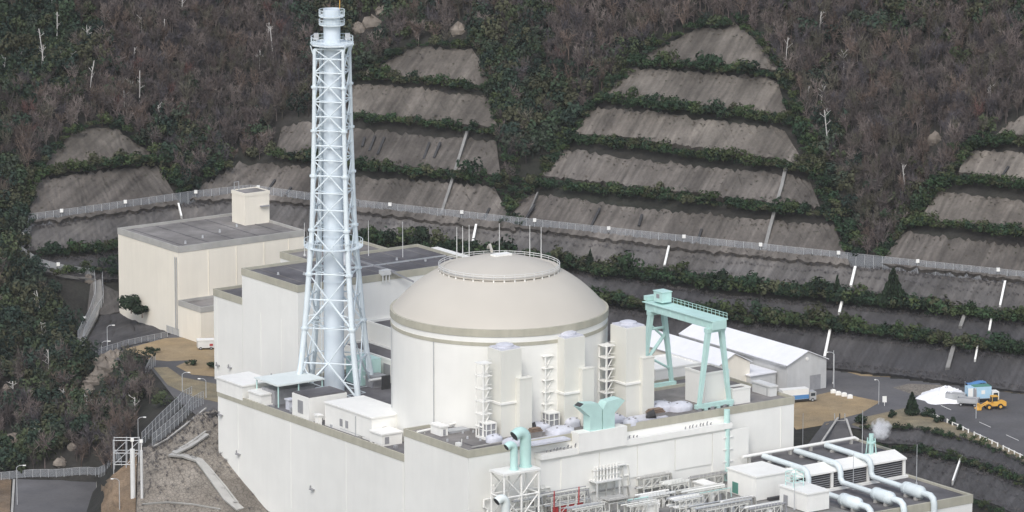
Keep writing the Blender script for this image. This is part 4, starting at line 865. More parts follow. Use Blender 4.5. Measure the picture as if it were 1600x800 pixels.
p = V3(1382, 634, .06); solo('road_sign', MB().tube((p.x, p.y, 0), (p.x, p.y, 1.5), .08, n=5).box(p.x-.55, p.x+.55, p.y-.06, p.y+.02, 1.0, 2.6), 'white', 'small white notice board standing on the upper road', 'sign', (p.x, p.y, .06), site=False)
t = Thing('gate', 'small grey gate at the top of the ramp', 'gate', tuple(V3(1312, 657, 0)), site=False)
for px in (1304, 1312, 1320): p = V3(px, 657, 0); t.part('post', MB().tube((p.x, p.y, 0), (p.x, p.y, 1.8), .15, n=5), 'conc' if px != 1312 else 'dark')
a, c = V3(1304, 657, 1.5), V3(1320, 657, 1.5); t.part('rail', MB().tube(a, c, .1, n=5), 'conc')
# ================================================================== LOWER RIGHT PLANT
ZD = -1.0
# deck over the turbine side in front of the main face
struct('machine_deck', MB().box(-14, 45, -120, -37.6, ZD-14, ZD-.2), 'stair')
k2 = room('switch_house', 'plain white house with green door at the foot of the main facade', 1181, 783, ZD, 1139, 1237, 745, cat='outbuilding')
k2.part('door', MB().box(k2.p[0]-.1, k2.p[0]-.002, k2.p[1]+k2.wv*.62, k2.p[1]+k2.wv*.82, ZD+.3, ZD+3.0), 'teald', label='green door')
k2.part('plinth', MB().box(k2.p[0]+k2.wu*.3, k2.p[0]+k2.wu*1.02, k2.p[1]-1.5, k2.p[1]-.3, ZD-.2, ZD+.5), 'dark')
k3 = room('switch_house', 'small white house nearest the bottom edge, left of the silencers', 1261, 801, ZD, 1221, 1297, 772, cat='outbuilding')
k3.part('door', MB().box(k3.p[0]-.1, k3.p[0]-.002, k3.p[1]+k3.wv*.7, k3.p[1]+k3.wv*.85, ZD+.2, ZD+2.6), 'grey')
rl = MB()
for q in ((0,0),(3,0),(3,3),(0,3)): rl.tube((k3.p[0]+1+q[0], k3.p[1]+k3.wv-4+q[1], ZD+k3.h), (k3.p[0]+1+q[0], k3.p[1]+k3.wv-4+q[1], ZD+k3.h+3.5), .12, n=5)
for z_ in (1.2, 2.4, 3.5):
    for a, c in (((0,0),(3,0)),((3,0),(3,3)),((3,3),(0,3)),((0,3),(0,0))): rl.tube((k3.p[0]+1+a[0], k3.p[1]+k3.wv-4+a[1], ZD+k3.h+z_), (k3.p[0]+1+c[0], k3.p[1]+k3.wv-4+c[1], ZD+k3.h+z_), .09, n=5)
k3.part('roof_frame', rl, 'teal')
# louvred cooling building
ZK = -2.0
a = at(1284, 768, ZK); c = at(1417, 746, ZK); uK0, uK1, vK = 46.0, c[0], a[1]
hK = (768-738)/scale_at(a)/.976
kb = Thing('louvred_building', 'white building with dark louvre bays under the steam vent', 'building', (uK0, vK, ZK))
kb.part('wall', MB().box(uK0, uK1-.2, vK+.6, vK+20, ZK, ZK+hK-.003), 'wall')
kb.part('cornice', MB().add([(uK0-.3, vK-.4, ZK+hK), (uK1+.4, vK-.4, ZK+hK), (uK1+.4, vK+4.5, ZK+hK+1.2), (uK0-.3, vK+4.5, ZK+hK+1.2), (uK0-.3, vK-.4, ZK+hK-.4), (uK1+.4, vK-.4, ZK+hK-.4), (uK1+.4, vK+4.5, ZK+hK-.4), (uK0-.3, vK+4.5, ZK+hK-.4)], [(0,1,2,3),(7,6,5,4),(1,0,4,5),(2,1,5,6),(3,2,6,7),(0,3,7,4)]), 'white')
kb.part('roof', MB().box(uK0, uK1, vK+4.6, vK+20.3, ZK+hK, ZK+hK+.5), 'roofd')
mb = MB(); mb.box(uK1-.1, uK1+.5, vK+4.6, vK+20.6, ZK+hK, ZK+hK+1); mb.box(uK0, uK1-.1, vK+20.3, vK+20.9, ZK+hK, ZK+hK+1); kb.part('parapet', mb, 'band')
nb = 3
for k in range(nb):
    x0 = uK0+16*.0+(uK1-uK0)*k/nb+.7; x1 = uK0+(uK1-uK0)*(k+1)/nb-.5
    ba = kb.part('louvre_bay', MB().box(x0, x1, vK+.35, vK+.598, ZK+.5, ZK+hK-.5), 'dark')
    for j in range(6): z_ = ZK+.8+j*(hK-1.4)/6; kb.part('slat', MB().box(x0+.05, x1-.05, vK+.15, vK+.348, z_, z_+.12), 'grey', ba)
    kb.part('pier', MB().box(x1+.05, x1+.75, vK-.1, vK+.598, ZK, ZK+hK-.42), 'white')
kb.part('kerb', MB().box(uK0, uK1+.3, vK-1.2, vK-.4, ZK, ZK+.6), 'white')
# apron roof with parapet
r = at(1501, 777, ZK); uA1, vA0 = max(uK1+1, r[0]), r[1]
ap = Thing('silencer_building', 'low building carrying three pale blue silencers', 'building', (uK0, vA0, -16))
ap.part('wall', MB().box(uK0-.8, uA1, vA0-1, vK+21.5, -20, ZK-1.6), 'wall')
mb = MB(); ring(mb, uK0-.8, uA1, vA0-1, vK+21.5, ZK-1.6, ZK+.5, .7, .12); ap.part('parapet', mb, 'band'); ap.part('roof', MB().box(uK0-.5, uA1-.5, vA0-.5, vK+21, ZK-1.59, ZK-.02), 'roofd')
SIL = []
def silencer(label, p0, p1, rise, top):
    a = at(*p0, ZK+1.9); vdir = -1; L = 8.2; r_ = 1.55; u_ = a[0]; v_ = a[1]
    t = Thing('silencer', label, 'silencer', (u_, v_, ZK), 'silencers on the low roof')
    mb = MB(); n_ = 20
    rings = [(v_+.0, .2), (v_-.5, 1.1), (v_-1.1, r_), (v_-L+1.1, r_), (v_-L+.5, 1.1), (v_-L, .3)]
    mb.add([(u_+rr*math.cos(2*math.pi*k/n_), vv_, ZK+2.0+rr*math.sin(2*math.pi*k/n_)) for vv_, rr in rings for k in range(n_)], [(j*n_+k, j*n_+(k+1) % n_, (j+1)*n_+(k+1) % n_, (j+1)*n_+k) for j in range(5) for k in range(n_)])
    sh = t.part('shell', mb, 'piping', smooth=True)
    for dv in (-2.2, -L+2.2):
        t.part('saddle', MB().box(u_-1.1, u_+1.1, v_+dv-.4, v_+dv+.4, ZK, ZK+.8), 'conc'); t.part('band', MB().tube((u_, v_+dv-.15, ZK+2), (u_, v_+dv+.15, ZK+2), r_+.06, n=20), 'piping', sh)
    zt2 = ZK+hK+1.6
    t.part('inlet_pipe', MB().pipe([(u_, vK+16, zt2), (u_, vK+9, zt2), (u_, vK+.2, zt2), (u_, vK-1.0, zt2-.6), (u_, vK-1.6, zt2-2), (u_, vK-1.6, ZK+3.0), (u_, vK-2.4, ZK+2.1), (u_, v_-.1, ZK+2.0)], .72, n=12), 'piping', smooth=True)
    for q in (vK+13, vK+6): t.part('pipe_support', MB().box(u_-.9, u_+.9, q-.4, q+.4, ZK+hK+.5, ZK+hK+1.0), 'conc')
    t.part('outlet_pipe', MB().pipe([(u_, v_-L+.3, ZK+2), (u_, v_-L-2.4, ZK+2.0), (u_, v_-L-3.4, ZK+1.4), (u_, v_-L-3.8, ZK+.2), (u_, v_-L-3.8, -16)], .8, n=12), 'piping', smooth=True)
    return t
silencer('leftmost of the three pale blue silencers', (1312, 779), None, 0, 0)
silencer('middle one of the three pale blue silencers', (1363, 770), None, 0, 0)
silencer('rightmost of the three pale blue silencers', (1410, 761), None, 0, 0)
# pipe along the back edge of the louvred roof
zt2 = ZK+hK+1.9
t = Thing('header_pipe', 'long white header pipe along the back of the louvred roof', 'pipe', (uK0, vK+18, ZK+hK))
t.part('pipe', MB().pipe([(uK0-3, vK+17.2, zt2), (uK1-2, vK+17.2, zt2), (uK1-1, vK+17, zt2-.6)], .42, n=10), 'white', smooth=True)
for k in range(6): q = uK0-1+k*(uK1-uK0-2)/5; t.part('pipe_support', MB().box(q-.3, q+.3, vK+16.8, vK+17.6, ZK+hK, zt2-.4), 'conc')
# steam vent
p = at(1361, 712, ZK+hK+.5); t = Thing('steam_vent', 'teal steam vent on the back corner of the louvred roof', 'vent', p)
for du, dv in ((-.9,-.9),(.9,-.9),(.9,.9),(-.9,.9)): t.part('post', MB().tube((p[0]+du, p[1]+dv, p[2]), (p[0]+du*.7, p[1]+dv*.7, p[2]+4.5), .16, n=5), 'teal')
t.part('stack', MB().tube((p[0], p[1], p[2]), (p[0], p[1], p[2]+5.5), .6, n=12), 'teal', smooth=True); t.part('collar', MB().tube((p[0], p[1], p[2]+3.2), (p[0], p[1], p[2]+3.6), 1.1, n=12), 'teal'); t.part('base', MB().box(p[0]-1.3, p[0]+1.3, p[1]-1.3, p[1]+1.3, p[2], p[2]+.4), 'teal')
mb = MB(); nn = 14; c = (p[0]+2.5, p[1]-.5, p[2]+6.4)
mb.add([(c[0]+3.3*math.cos(k/nn*2*math.pi)*math.sin(j/8*math.pi), c[1]+2.6*math.sin(k/nn*2*math.pi)*math.sin(j/8*math.pi), c[2]-2.9*math.cos(j/8*math.pi)) for j in range(9) for k in range(nn)], [(j*nn+k, j*nn+(k+1) % nn, (j+1)*nn+(k+1) % nn, (j+1)*nn+k) for j in range(8) for k in range(nn)])
sm = link(bpy.data.objects.new('steam', mkmesh('steam', mb, STEAM))); sm.rotation_euler = (0, 0, ROT); tag(sm, 'white puff of steam drifting from the teal vent', 'steam', kind='stuff')
# ---- pipe racks and process plant at the foot of the facade
def rack(label, px, py, nu, nv, nz, du=2.4, dv=2.4, dz=2.3, m='rackm', pipes=4, pm='rackm', z0=ZD, red=False, cat='pipe rack', canopy=None):
    p = at(px, py, z0); t = Thing('pipe_rack', label, cat, p); u_, v_ = p[0], p[1]
    for i in range(nu+1):
        for j in range(nv+1): t.part('post', MB().box(u_+i*du-.12, u_+i*du+.12, v_+j*dv-.12, v_+j*dv+.12, z0-.2, z0+nz*dz), m)
    for k in range(1, nz+1):
        z_ = z0+k*dz
        for j in range(nv+1): t.part('beam', MB().box(u_-.3, u_+nu*du+.3, v_+j*dv-.1, v_+j*dv+.1, z_-.22, z_), m)
        for i in range(nu+1): t.part('beam', MB().box(u_+i*du-.1, u_+i*du+.1, v_+.11, v_+nv*dv-.11, z_-.22, z_-.002), m)
        for i in range(nu):
            if random.random() < .6: t.part('brace', MB().tube((u_+i*du, v_, z_-dz), (u_+(i+1)*du, v_, z_-.2), .08, n=5), m)
        for q in range(pipes):
            vq = v_+.3+q*(nv*dv-.6)/max(1, pipes-1); r_ = random.choice((.14, .2, .28)); e = random.uniform(.5, 2.5)
            t.part('pipe', MB().pipe([(u_-e, vq, z_+r_), (u_+nu*du*.5, vq, z_+r_), (u_+nu*du+e, vq, z_+r_), (u_+nu*du+e+.3, vq, z_-dz*.8)], r_, n=8), random.choice((pm, pm, 'white', 'lgrey', 'rackm', 'conc', 'grey')), smooth=True)
    for i in range(nu):
        if random.random() < .8:
            hq = random.uniform(1.2, 2.4); r_ = random.uniform(.4, .75); t.part('vessel', MB().lathe([(r_, 0), (r_, hq*.8), (r_*.6, hq), (.01, hq*1.05)], (u_+(i+.5)*du, v_+dv*.5, z0-.2), n=12), random.choice(('steel', 'lgrey', 'red' if red else 'grey', 'white')), smooth=True)
    if red:
        for i in range(nu): t.part('red_panel', MB().box(u_+i*du+.3, u_+(i+1)*du-.3, v_+.2, v_+.5, z0+.4, z0+dz-.4), 'red')
        for i in (0, nu-1): t.part('red_pipe', MB().tube((u_+i*du+.5, v_-.2, z0), (u_+i*du+.6, v_-.2, z0+nz*dz+1.4), .16, n=6), 'red')
    if canopy: t.part('canopy', MB().box(u_-.6, u_+nu*du+.6, v_-.6, v_+nv*dv+.6, z0+nz*dz+.62, z0+nz*dz+.82), canopy)
    for i in range(nu*2+1): t.part('rail_post', MB().tube((u_+i*du/2, v_-.1, z0+nz*dz), (u_+i*du/2, v_-.1, z0+nz*dz+1.1), .05, n=4), m)
    t.part('handrail', MB().tube((u_, v_-.1, z0+nz*dz+1.1), (u_+nu*du, v_-.1, z0+nz*dz+1.1), .05, n=4), m)
    return t
rack('pipe rack with red panels at the bottom edge under the facade', 862, 806, 4, 2, 2, red=True, m='rackm', pm='rackm')
rack('tall pipe rack with flat pale canopy against the middle of the facade', 935, 786, 3, 2, 3, dz=2.6, canopy='steel')
rack('teal piped rack at the bottom edge right of the red panels', 985, 812, 3, 2, 1, m='rackm', pm='teal', dz=3.2)
rack('low pipe rack beside the tall canopied rack', 1006, 778, 3, 1, 2, m='rackm')
rack('small canopied rack at the bottom edge under the tall rack', 952, 812, 2, 1, 1, dz=4, canopy='conc')
rack('pipe rack with teal pipes left of the house with green door', 1085, 790, 4, 2, 1, m='rackm', pm='teal', dz=2.6)
rack('long low pipe rack along the foot of the facade', 1040, 764, 5, 1, 1, m='rackm', dz=2.4)
rack('dense pipe rack at the bottom edge below the white house', 1105, 812, 5, 2, 1, m='rackm', pm='steel')
rack('small pipe rack with grey vessels left of the red panels', 838, 803, 1, 2, 2, m='rackm', dz=2.8)
rack('pipe rack in the corner between the facade and the green-door house', 1092, 762, 3, 1, 1, m='rackm', pm='teal', dz=2.2)
for lab, px, py, nu, nv, nlev, kw in [
 ('low cluttered pipe rack left of the tall canopied rack', 905, 790, 3, 1, 2, dict(dz=2.2)), ('cluttered rack of white pipes in front of the lavender tank', 1015, 795, 3, 2, 1, dict(dz=2.6, pm='steel')),
 ('narrow pipe rack right of the lavender tank', 1050, 784, 2, 2, 2, dict(dz=2.0)), ('low rack of thin pipes at the bottom edge beside the gooseneck vent', 815, 812, 2, 1, 2, dict(dz=2.2)),
 ('rack of white pipes at the bottom edge under the flat white cabin', 1062, 806, 3, 2, 2, dict(dz=1.8, pm='steel')), ('small rack of grey pipes before the house with green door', 1140, 800, 3, 1, 1, dict(dz=2.2)),
 ('rack of pipes and vessels at the bottom edge left of the small white house', 1180, 812, 4, 2, 1, dict(dz=2.4)), ('low pipe rack at the very bottom in front of the red panels', 900, 822, 4, 2, 2, dict(dz=1.9)),
 ('slim pipe rack against the facade left of the tall rack', 905, 770, 2, 1, 3, dict(dz=2.0))]:
    rack(lab, px, py, nu, nv, nlev, du=1.9, dv=1.7, pipes=6, **kw)
# rows of thin white bottles high on the tall rack
p = at(925, 756, 9.0); q = onv(928, 752, -41.5)
t = Thing('gas_bottle_rack', 'rack of thin white upright cylinders against the facade', 'bottle rack', (q[0], -42, q[2]))
t.part('shelf', MB().box(q[0]-.3, q[0]+7.3, -43, -39.8, q[2]-.3, q[2]-.01), 'steel')
for k in range(8): t.part('cylinder', MB().tube((q[0]+k*.95, -41.6, q[2]), (q[0]+k*.95, -41.6, q[2]+3.6), .2, n=8), 'white'); 
for z_ in (1.2, 2.6): t.part('rail', MB().tube((q[0]-.3, -41.9, q[2]+z_), (q[0]+7.2, -41.9, q[2]+z_), .09, n=5), 'steel')
for k in (0, 7): t.part('stand', MB().box(q[0]+k*.95-.12, q[0]+k*.95+.12, -42.9, -42.6, ZD-.2, q[2]-.3), 'steel')
p = at(1000, 762, ZD); t = Thing('storage_tank', 'upright lavender-white tank beside the tall pipe rack', 'tank', p)
t.part('shell', MB().lathe([(1.35, -.2), (1.35, 5.2), (1.1, 5.9), (.5, 6.3), (.01, 6.4)], p, n=20), 'lav', smooth=True); t.part('pipe', MB().pipe([(p[0]+1.8, p[1]-.6, ZD), (p[0]+1.8, p[1]-.6, ZD+4.5), (p[0]+1.2, p[1]-.6, ZD+5.4), (p[0]-1.4, p[1]-.6, ZD+5.4)], .25, n=8), 'white', smooth=True)
for lab, px, py, xl, xr, yt in (('flat white cabin among the pipe racks near the facade foot', 1108, 775, 1085, 1124, 760), ('low white cabin at the bottom edge among the pipe racks', 1010, 806, 985, 1030, 790)):
    room('pipe_cabin', lab, px, py, ZD, xl, xr, yt, cat='cabin')
t = Thing('wall_mast', 'short grey mast with two white drums beside the facade', 'mast', onv(1158, 728, -39)); q = onv(1158, 726, -39.2)
t.part('mast', MB().tube(q, (q[0], q[1], q[2]+4), .16, n=5), 'grey'); 
for du in (-1.3, 1.3): t.part('drum', MB().lathe([(.7, 0), (.7, .7), (.3, 1.0), (.01, 1.02)], (q[0]+du, q[1], q[2]-.6), n=10), 'white')
t.part('shelf', MB().box(q[0]-2.2, q[0]+2.2, -39.9, -37.6, q[2]-.9, q[2]-.6), 'lgrey')
# ================================================================== POLES, LAMPS, FENCES
def lamp(label, base, h, arm=-1.5, group='street lamps', name='street_lamp', ang=0, headm='white'):
    t = Thing(name, label, 'lamp', tuple(base), group, site=False); x, y, z = base
    t.part('pole', MB().tube((x, y, z-.3), (x, y, z+h), .13, .09, n=6), 'lgrey')
    t.part('arm', MB().pipe([(x, y, z+h), (x+arm*.4, y, z+h+.5), (x+arm, y, z+h+.6)], .08, n=5), 'lgrey'); t.part('head', MB().box(min(x+arm, x+arm*1.5), max(x+arm, x+arm*1.5), y-.2, y+.2, z+h+.45, z+h+.65), headm)
lamp('street lamp on the fenced yard left of the cream annex, taller one', V3(168, 548, 0), 6.5, 1.4)
lamp('street lamp on the fenced yard, shorter one by the netting', V3(159, 556, 0), 3.5, 1.6)
lamp('street lamp beside the curved path left of the stepped building', V3(285, 612, 0), 4.6, 1.4)
lamp('street lamp at the rear left corner of the main building', V3(322, 622, 0), 4.6, -1.4)
for lab, px, py, h, arm in (('street lamp behind the gate towers on the forest edge', 216, 686, 5.2, 1.4), ('street lamp on the brown bank beside the lower road', 187, 800, 8.0, -1.4), ('street lamp on the left edge of the lower road', 27, 790, 10, 1.6)):
    b_ = hit(px, py); lamp(lab, b_, h, arm)
lamp('tall white lamp post in front of the pale blue truck', V3(1525, 654, 0), 7.2, -.2); lamp('tall lamp post beside the right corner of the large shed', V3(1303, 606, 0), 9, -1.6); lamp('lamp post on the upper road left of the conifer', V3(1373, 632, 0), 6, -.8)
for lab, px, py, h, z in (('thin mast in front of the right end of the main building', 1254, 716, 11.5, ZK), ('tall thin mast on the louvred roof beside the steam vent', 1347, 716, 12, ZK+hK), ('thin mast right of the louvred building', 1432, 757, 10, ZK), ('thin mast between the silencers', 1333, 765, 9, ZK), ('thin mast on the small white house at the bottom', 1241, 797, 9, ZD)):
    p = at(px, py, z); mb = MB().tube(p, (p[0], p[1], z+h), .12, .06, n=5).tube(p, (p[0], p[1], z+.5), .3, n=6); solo('lightning_mast', mb, 'lgrey', lab, 'mast', p, 'thin lightning masts')
for lab, px, pt in (('lightning mast between the cream and stepped buildings', 476, 345), ('thin mast on the far fence right of the large shed', 1302, 520)):
    p = at(px, 400 if px < 500 else 600, 29 if px < 500 else 0); mb = MB().tube(p, (p[0], p[1], p[2]+9), .13, .07, n=5).tube(p, (p[0], p[1], p[2]+.5), .3, n=6); solo('lightning_mast', mb, 'steel', lab, 'mast', p, 'thin lightning masts')
def fence(label, px_pts, h, step=4.0, z=None, m='lgrey', net=NET, rails=(1.0,), pr=.07, name='mesh_fence', lights=0):
    c = [(hit(*q) if z is None else Vector(atw(*q, z))) for q in px_pts]; L = [0]
    for a, b_ in zip(c, c[1:]): L.append(L[-1]+(b_-a).length)
    n = max(2, int(L[-1]/step)); pts = []
    for i in range(n+1):
        s_ = L[-1]*i/n; k = max(0, min(len(c)-2, int(np.searchsorted(L, s_)-1))); q = c[k].lerp(c[k+1], (s_-L[k])/max(1e-6, L[k+1]-L[k]))
        if z is None: q.z = max(q.z, float(height(q.x, q.y)))+.2
        pts.append(q)
    t = Thing(name, label, 'fence', tuple(pts[0]), site=False); up = Vector((0, 0, 1))
    for i, q in enumerate(pts): t.part('post', MB().tube(q-up*.8, q+up*h, pr, n=4), m)
    for r_ in rails:
        mb = MB()
        for a, b_ in zip(pts, pts[1:]): mb.tube(a+up*h*r_, b_+up*h*r_, pr*.7, n=4)
        t.part('rail', mb, m)
    if net:
        mb = MB()
        mb.grid([pts, [q+up*h*.97 for q in pts]]); t.part('mesh_panel', mb, net)
    for k in range(lights):
        q = pts[int((k+.5)*n/lights)]; t.part('camera_box', MB().box(q.x-.45, q.x+.45, q.y-.4, q.y+.4, q.z+h*.8, q.z+h*.8+.9), 'white')
    return pts
fence('long mesh fence along the top of the right netted slope', [(560,333),(700,348),(860,366),(1086,391),(1294,413),(1507,436),(1630,449)], 3.6, 2.6, lights=9)
fence('mesh fence along the slope behind the cream building', [(46,356),(120,346),(300,320),(390,310),(480,322),(560,333)], 3.8, 2.6, lights=5)
fence('mesh fence running down the forest edge at far left', [(46,356),(38,380),(24,396),(60,421),(100,432),(148,438)], 3.0, 2.5, net=NET2, lights=2)
fence('mesh fence from the netted mound down to the yard corner', [(148,440),(150,470),(140,500),(122,535),(122,553)], 3.0, 2.2, net=NET2, lights=1)
fence('inner mesh fence round the netted mound at far left', [(160,442),(162,480),(150,496),(132,530),(128,553)], 3.0, 2.2, net=NET2)
fence('low mesh fence on the yard in front of the mound', [(150,556),(200,541),(262,528)], 1.8, 2.2, z=0)
fence('short mesh fence at the foot of the cream building', [(245,510),(262,520),(284,527)], 2.0, 2.0, z=0)
fence('mesh fence stub above the rocks on the yard edge', [(226,596),(234,580),(243,572)], 3.0, 1.6, net=NET2)
fence('outer mesh fence climbing beside the stone embankment', [(222,697),(250,668),(280,640),(300,625)], 3.4, 1.6, rails=(1.0, .5))
fence('inner mesh fence climbing beside the stone embankment', [(238,700),(262,680),(290,655),(318,632)], 3.4, 1.6, rails=(1.0, .5))
fence('mesh fence across the end of the lower road', [(-10,752),(30,748),(90,746),(152,744),(190,728)], 2.0, 2.0)
strip('path', [(44,357),(36,380),(26,396),(60,422),(100,433),(146,439)], 2.4, 'stair', up=.9, th=.8)
strip('path', [(152,441),(154,470),(146,498),(128,532),(125,553)], 2.4, 'stair', up=.9, th=.8)
# white guard rail along the upper road
pts = [V3(*q) for q in [(1447,648),(1480,661),(1513,677),(1550,694),(1585,711),(1620,728)]]
t = Thing('guard_rail', 'white guard rail along the edge of the upper road', 'guard rail', tuple(pts[0]), site=False)
allp = []
for a, b_ in zip(pts, pts[1:]):
    for k in range(4): allp.append(a.lerp(b_, k/4))
for i, q in enumerate(allp):
    t.part('post', MB().box(q.x-.15, q.x+.15, q.y-.15, q.y+.15, 0, 1.1), 'white')
    if i+1 < len(allp) and i % 5 != 3: t.part('rail', MB().tube(q+Vector((0,0,.9)), allp[i+1]+Vector((0,0,.9)), .12, n=5), 'white')
# gate towers at the forest edge
t = Thing('gate_tower', 'pair of pale cylindrical columns with lamps left of the stone embankment', 'column', tuple(hit(210, 770)), site=False)
for px, pb, pt, r_, m in ((208, 780, 700, .62, 'steel'), (222, 782, 702, .36, 'shedwall')):
    b_ = hit(px, pb); s_ = 6.35; h = (pb-pt)/s_/.976
    cl = t.part('column', MB().tube(b_-Vector((0,0,2)), b_+Vector((0,0,h)), r_, r_, n=12), m, smooth=True); t.part('lamp', MB().tube(b_+Vector((0,0,h)), b_+Vector((0,0,h+2)), .14, n=5).box(b_.x-.4, b_.x+.4, b_.y-.3, b_.y+.3, b_.z+h+2, b_.z+h+2.8), 'white', cl)
p = hit(190, 735); t = Thing('scaffold_frame', 'grey steel lattice scaffold beside the pale columns', 'scaffold', tuple(p), site=False)
for dx in (0, 3.2, 6.4):
    for dy in (0, 3): t.part('post', MB().tube(p+Vector((dx-2, dy, -1)), p+Vector((dx-2, dy, 8)), .12, n=5), 'lgrey')
for z_ in (1.5, 4.5, 7.8):
    for dy in (0, 3): t.part('rail', MB().tube(p+Vector((-2, dy, z_)), p+Vector((4.4, dy, z_)), .1, n=5), 'lgrey')
    if z_ < 7:
        for dx in (0, 3.2): t.part('brace', MB().tube(p+Vector((dx-2, 0, z_)), p+Vector((dx+1.2, 0, z_+3)), .09, n=5), 'lgrey')
# chutes and stairs on the slopes
for lab, pp, wd, m in [
 ('white chute below the fence, right of the dome', [(1045,394),(1038,424)], .9, 'white'), ('white chute below the fence, left of the dark pine', [(1336,426),(1329,456)], 1.1, 'white'),
 ('white chute on the middle netted slope right of the crane', [(1316,477),(1311,498)], 1.1, 'white'), ('white chute on the lowest netted slope beside the large shed', [(1297,523),(1288,567)], 1.1, 'white'),
 ('white chute below the fence at the right edge', [(1570,449),(1562,487)], .9, 'white'), ('white chute on the middle netted slope at the right edge', [(1550,500),(1545,526)], .9, 'white'),
 ('short white chute on the lowest netted slope at the right edge', [(1527,551),(1523,572)], .8, 'white'), ('grey stair flight on the middle netted slope at right', [(1508,498),(1500,520)], 1.6, 'conc'),
 ('grey stair flight on the lowest netted slope at right', [(1492,543),(1486,563),(1480,585)], 1.8, 'conc'), ('long pale stair down the large concrete slope, right of centre', [(1229,264),(1221,300),(1211,335),(1202,368),(1194,400)], 1.5, 'conc'),
 ('long pale stair down the centre concrete slope behind the stack', [(730,214),(722,240),(712,272),(702,305),(689,344)], 1.3, 'conc'), ('short white chute behind the dome', [(744,360),(738,390)], 1.0, 'white'),
 ('short white chute behind the cream building', [(279,327),(284,347)], .8, 'white'), ('pale chute on the embankment at bottom right', [(1502,722),(1488,762)], .7, 'white'),
 ('thin pale drain at the left end of the large concrete slope', [(840,310),(822,352)], .7, 'conc')]:
    strip('slope_chute', pp, wd*.62, 'stair' if m == 'conc' else m, up=2.0, label=lab, cat='chute', group='chutes and stairs on the slopes', th=1.6)
# dark drain slots on the slopes
for i, (a, b_) in enumerate([((601,224),(590,250)), ((586,222),(577,245)), ((671,232),(662,258)), ((688,232),(678,256)), ((570,224),(566,238)), ((937,335),(924,362)), ((1003,345),(998,362)), ((1096,368),(1090,386)), ((835,330),(822,350)), ((765,335),(757,350)), ((1575,270),(1566,284)), ((455,302),(448,312)), ((430,290),(420,305))]):
    strip('drain_slot', [a, b_], .7, 'dark', up=2.05, th=.5)
# ================================================================== VEGETATION
def twig_template(rng, n=120, r=1.0, h=2.3):           # leafless crown: trunk, limbs and a haze of twigs; unit crown radius
    Q = []
    def quad(a, b, w0, w1):
        a = np.array(a); b = np.array(b); d = b-a; s_ = np.cross(d, rng.normal(size=3)); s_ /= np.linalg.norm(s_)+1e-9
        Q.append([a-s_*w0, a+s_*w0, b+s_*w1, b-s_*w1])
    quad((0,0,-.4), (0,0,h*.5), .055, .04); quad((0,0,-.4), (.02,0,h*.5), .055, .04)
    limbs = []
    for k in range(8):
        a = rng.uniform(0, 2*np.pi); e = np.array([np.cos(a)*rng.uniform(.3,.8)*r, np.sin(a)*rng.uniform(.3,.8)*r, h*rng.uniform(.65,.95)]); st_ = np.array([0, 0, h*rng.uniform(.2,.5)])
        quad(st_, e, .035, .015); limbs.append((st_, e))
    for k in range(n):
        st_, e = limbs[rng.integers(8)]; p = st_+(e-st_)*rng.uniform(.25, 1); d = rng.normal(size=3)*.6+(p-np.array([0,0,h*.45]))*.8+np.array([0,0,.35]); d /= np.linalg.norm(d)
        w_ = rng.uniform(.012, .028); quad(p, p+d*rng.uniform(.25, .55), w_, w_*.4)
    return np.array(Q)
def leaf_template(rng, n=120, lumps=7, size=.13, h=2.0, conic=0.0, trunk=True):
    Q = []; C = [np.array([rng.normal()*.42, rng.normal()*.42, h*rng.uniform(.35, .85)]) for _ in range(lumps)]
    for k in range(n):
        c = C[rng.integers(lumps)]; d = rng.normal(size=3); d /= np.linalg.norm(d); p = c+d*np.array([.48, .48, .42])*rng.uniform(.75, 1.05)
        if conic: t = rng.uniform(0, 1)**.7; a = rng.uniform(0, 2*np.pi); rr = (t)*rng.uniform(.6, 1.0)*(.85+.15*math.sin(t*30)); p = np.array([math.cos(a)*rr, math.sin(a)*rr, h*(1-t*.9)])
        nn = rng.normal(size=3)*.45+d*1.5+np.array([0, 0, .5]); a_ = np.cross(nn, rng.normal(size=3)); a_ /= np.linalg.norm(a_); b_ = np.cross(nn, a_); b_ /= np.linalg.norm(b_); s_ = size*rng.uniform(.6, 1.4)
        Q.append([p-a_*s_-b_*s_*.6, p+a_*s_*.9-b_*s_*.7, p+a_*s_+b_*s_*.6, p-a_*s_*.8+b_*s_*.8])
    if trunk: Q.append([np.array(q) for q in ((-.06,0,-.4),(.06,0,-.4),(.05,0,h*.6),(-.05,0,h*.6))])
    return np.array(Q)
def scatter(name, templates, pos, rad, hgt, cols, m, spread=.16):
    Vs = []; Cs = []; rng = np.random.default_rng(hash(name) % 1000 if False else len(pos))
    which = rng.integers(len(templates), size=len(pos))
    for k, T in enumerate(templates):
        id_ = np.where(which == k)[0]
        if not len(id_): continue
        a = rng.uniform(0, 2*np.pi, len(id_)); c, s_ = np.cos(a), np.sin(a); P_ = T.reshape(-1, 3); nq = len(T)
        X = (P_[None, :, 0]*c[:, None]-P_[None, :, 1]*s_[:, None])*rad[id_, None]+pos[id_, 0, None]
        Y = (P_[None, :, 0]*s_[:, None]+P_[None, :, 1]*c[:, None])*rad[id_, None]+pos[id_, 1, None]
        Z = P_[None, :, 2]*hgt[id_, None]+pos[id_, 2, None]
        Vs.append(np.stack([X, Y, Z], -1).reshape(-1, 3))
        f = np.repeat(1+rng.uniform(-spread, spread, (len(id_), nq, 1)), 4, axis=1).reshape(-1, 1)
        Cs.append(np.repeat(cols[id_], nq*4, axis=0)*f)
    V_ = np.concatenate(Vs); C_ = np.clip(np.concatenate(Cs), 0.004, 1)
    return np_mesh(name, V_, np.arange(len(V_)).reshape(-1, 4), m, C_)
vr = np.random.default_rng(11)
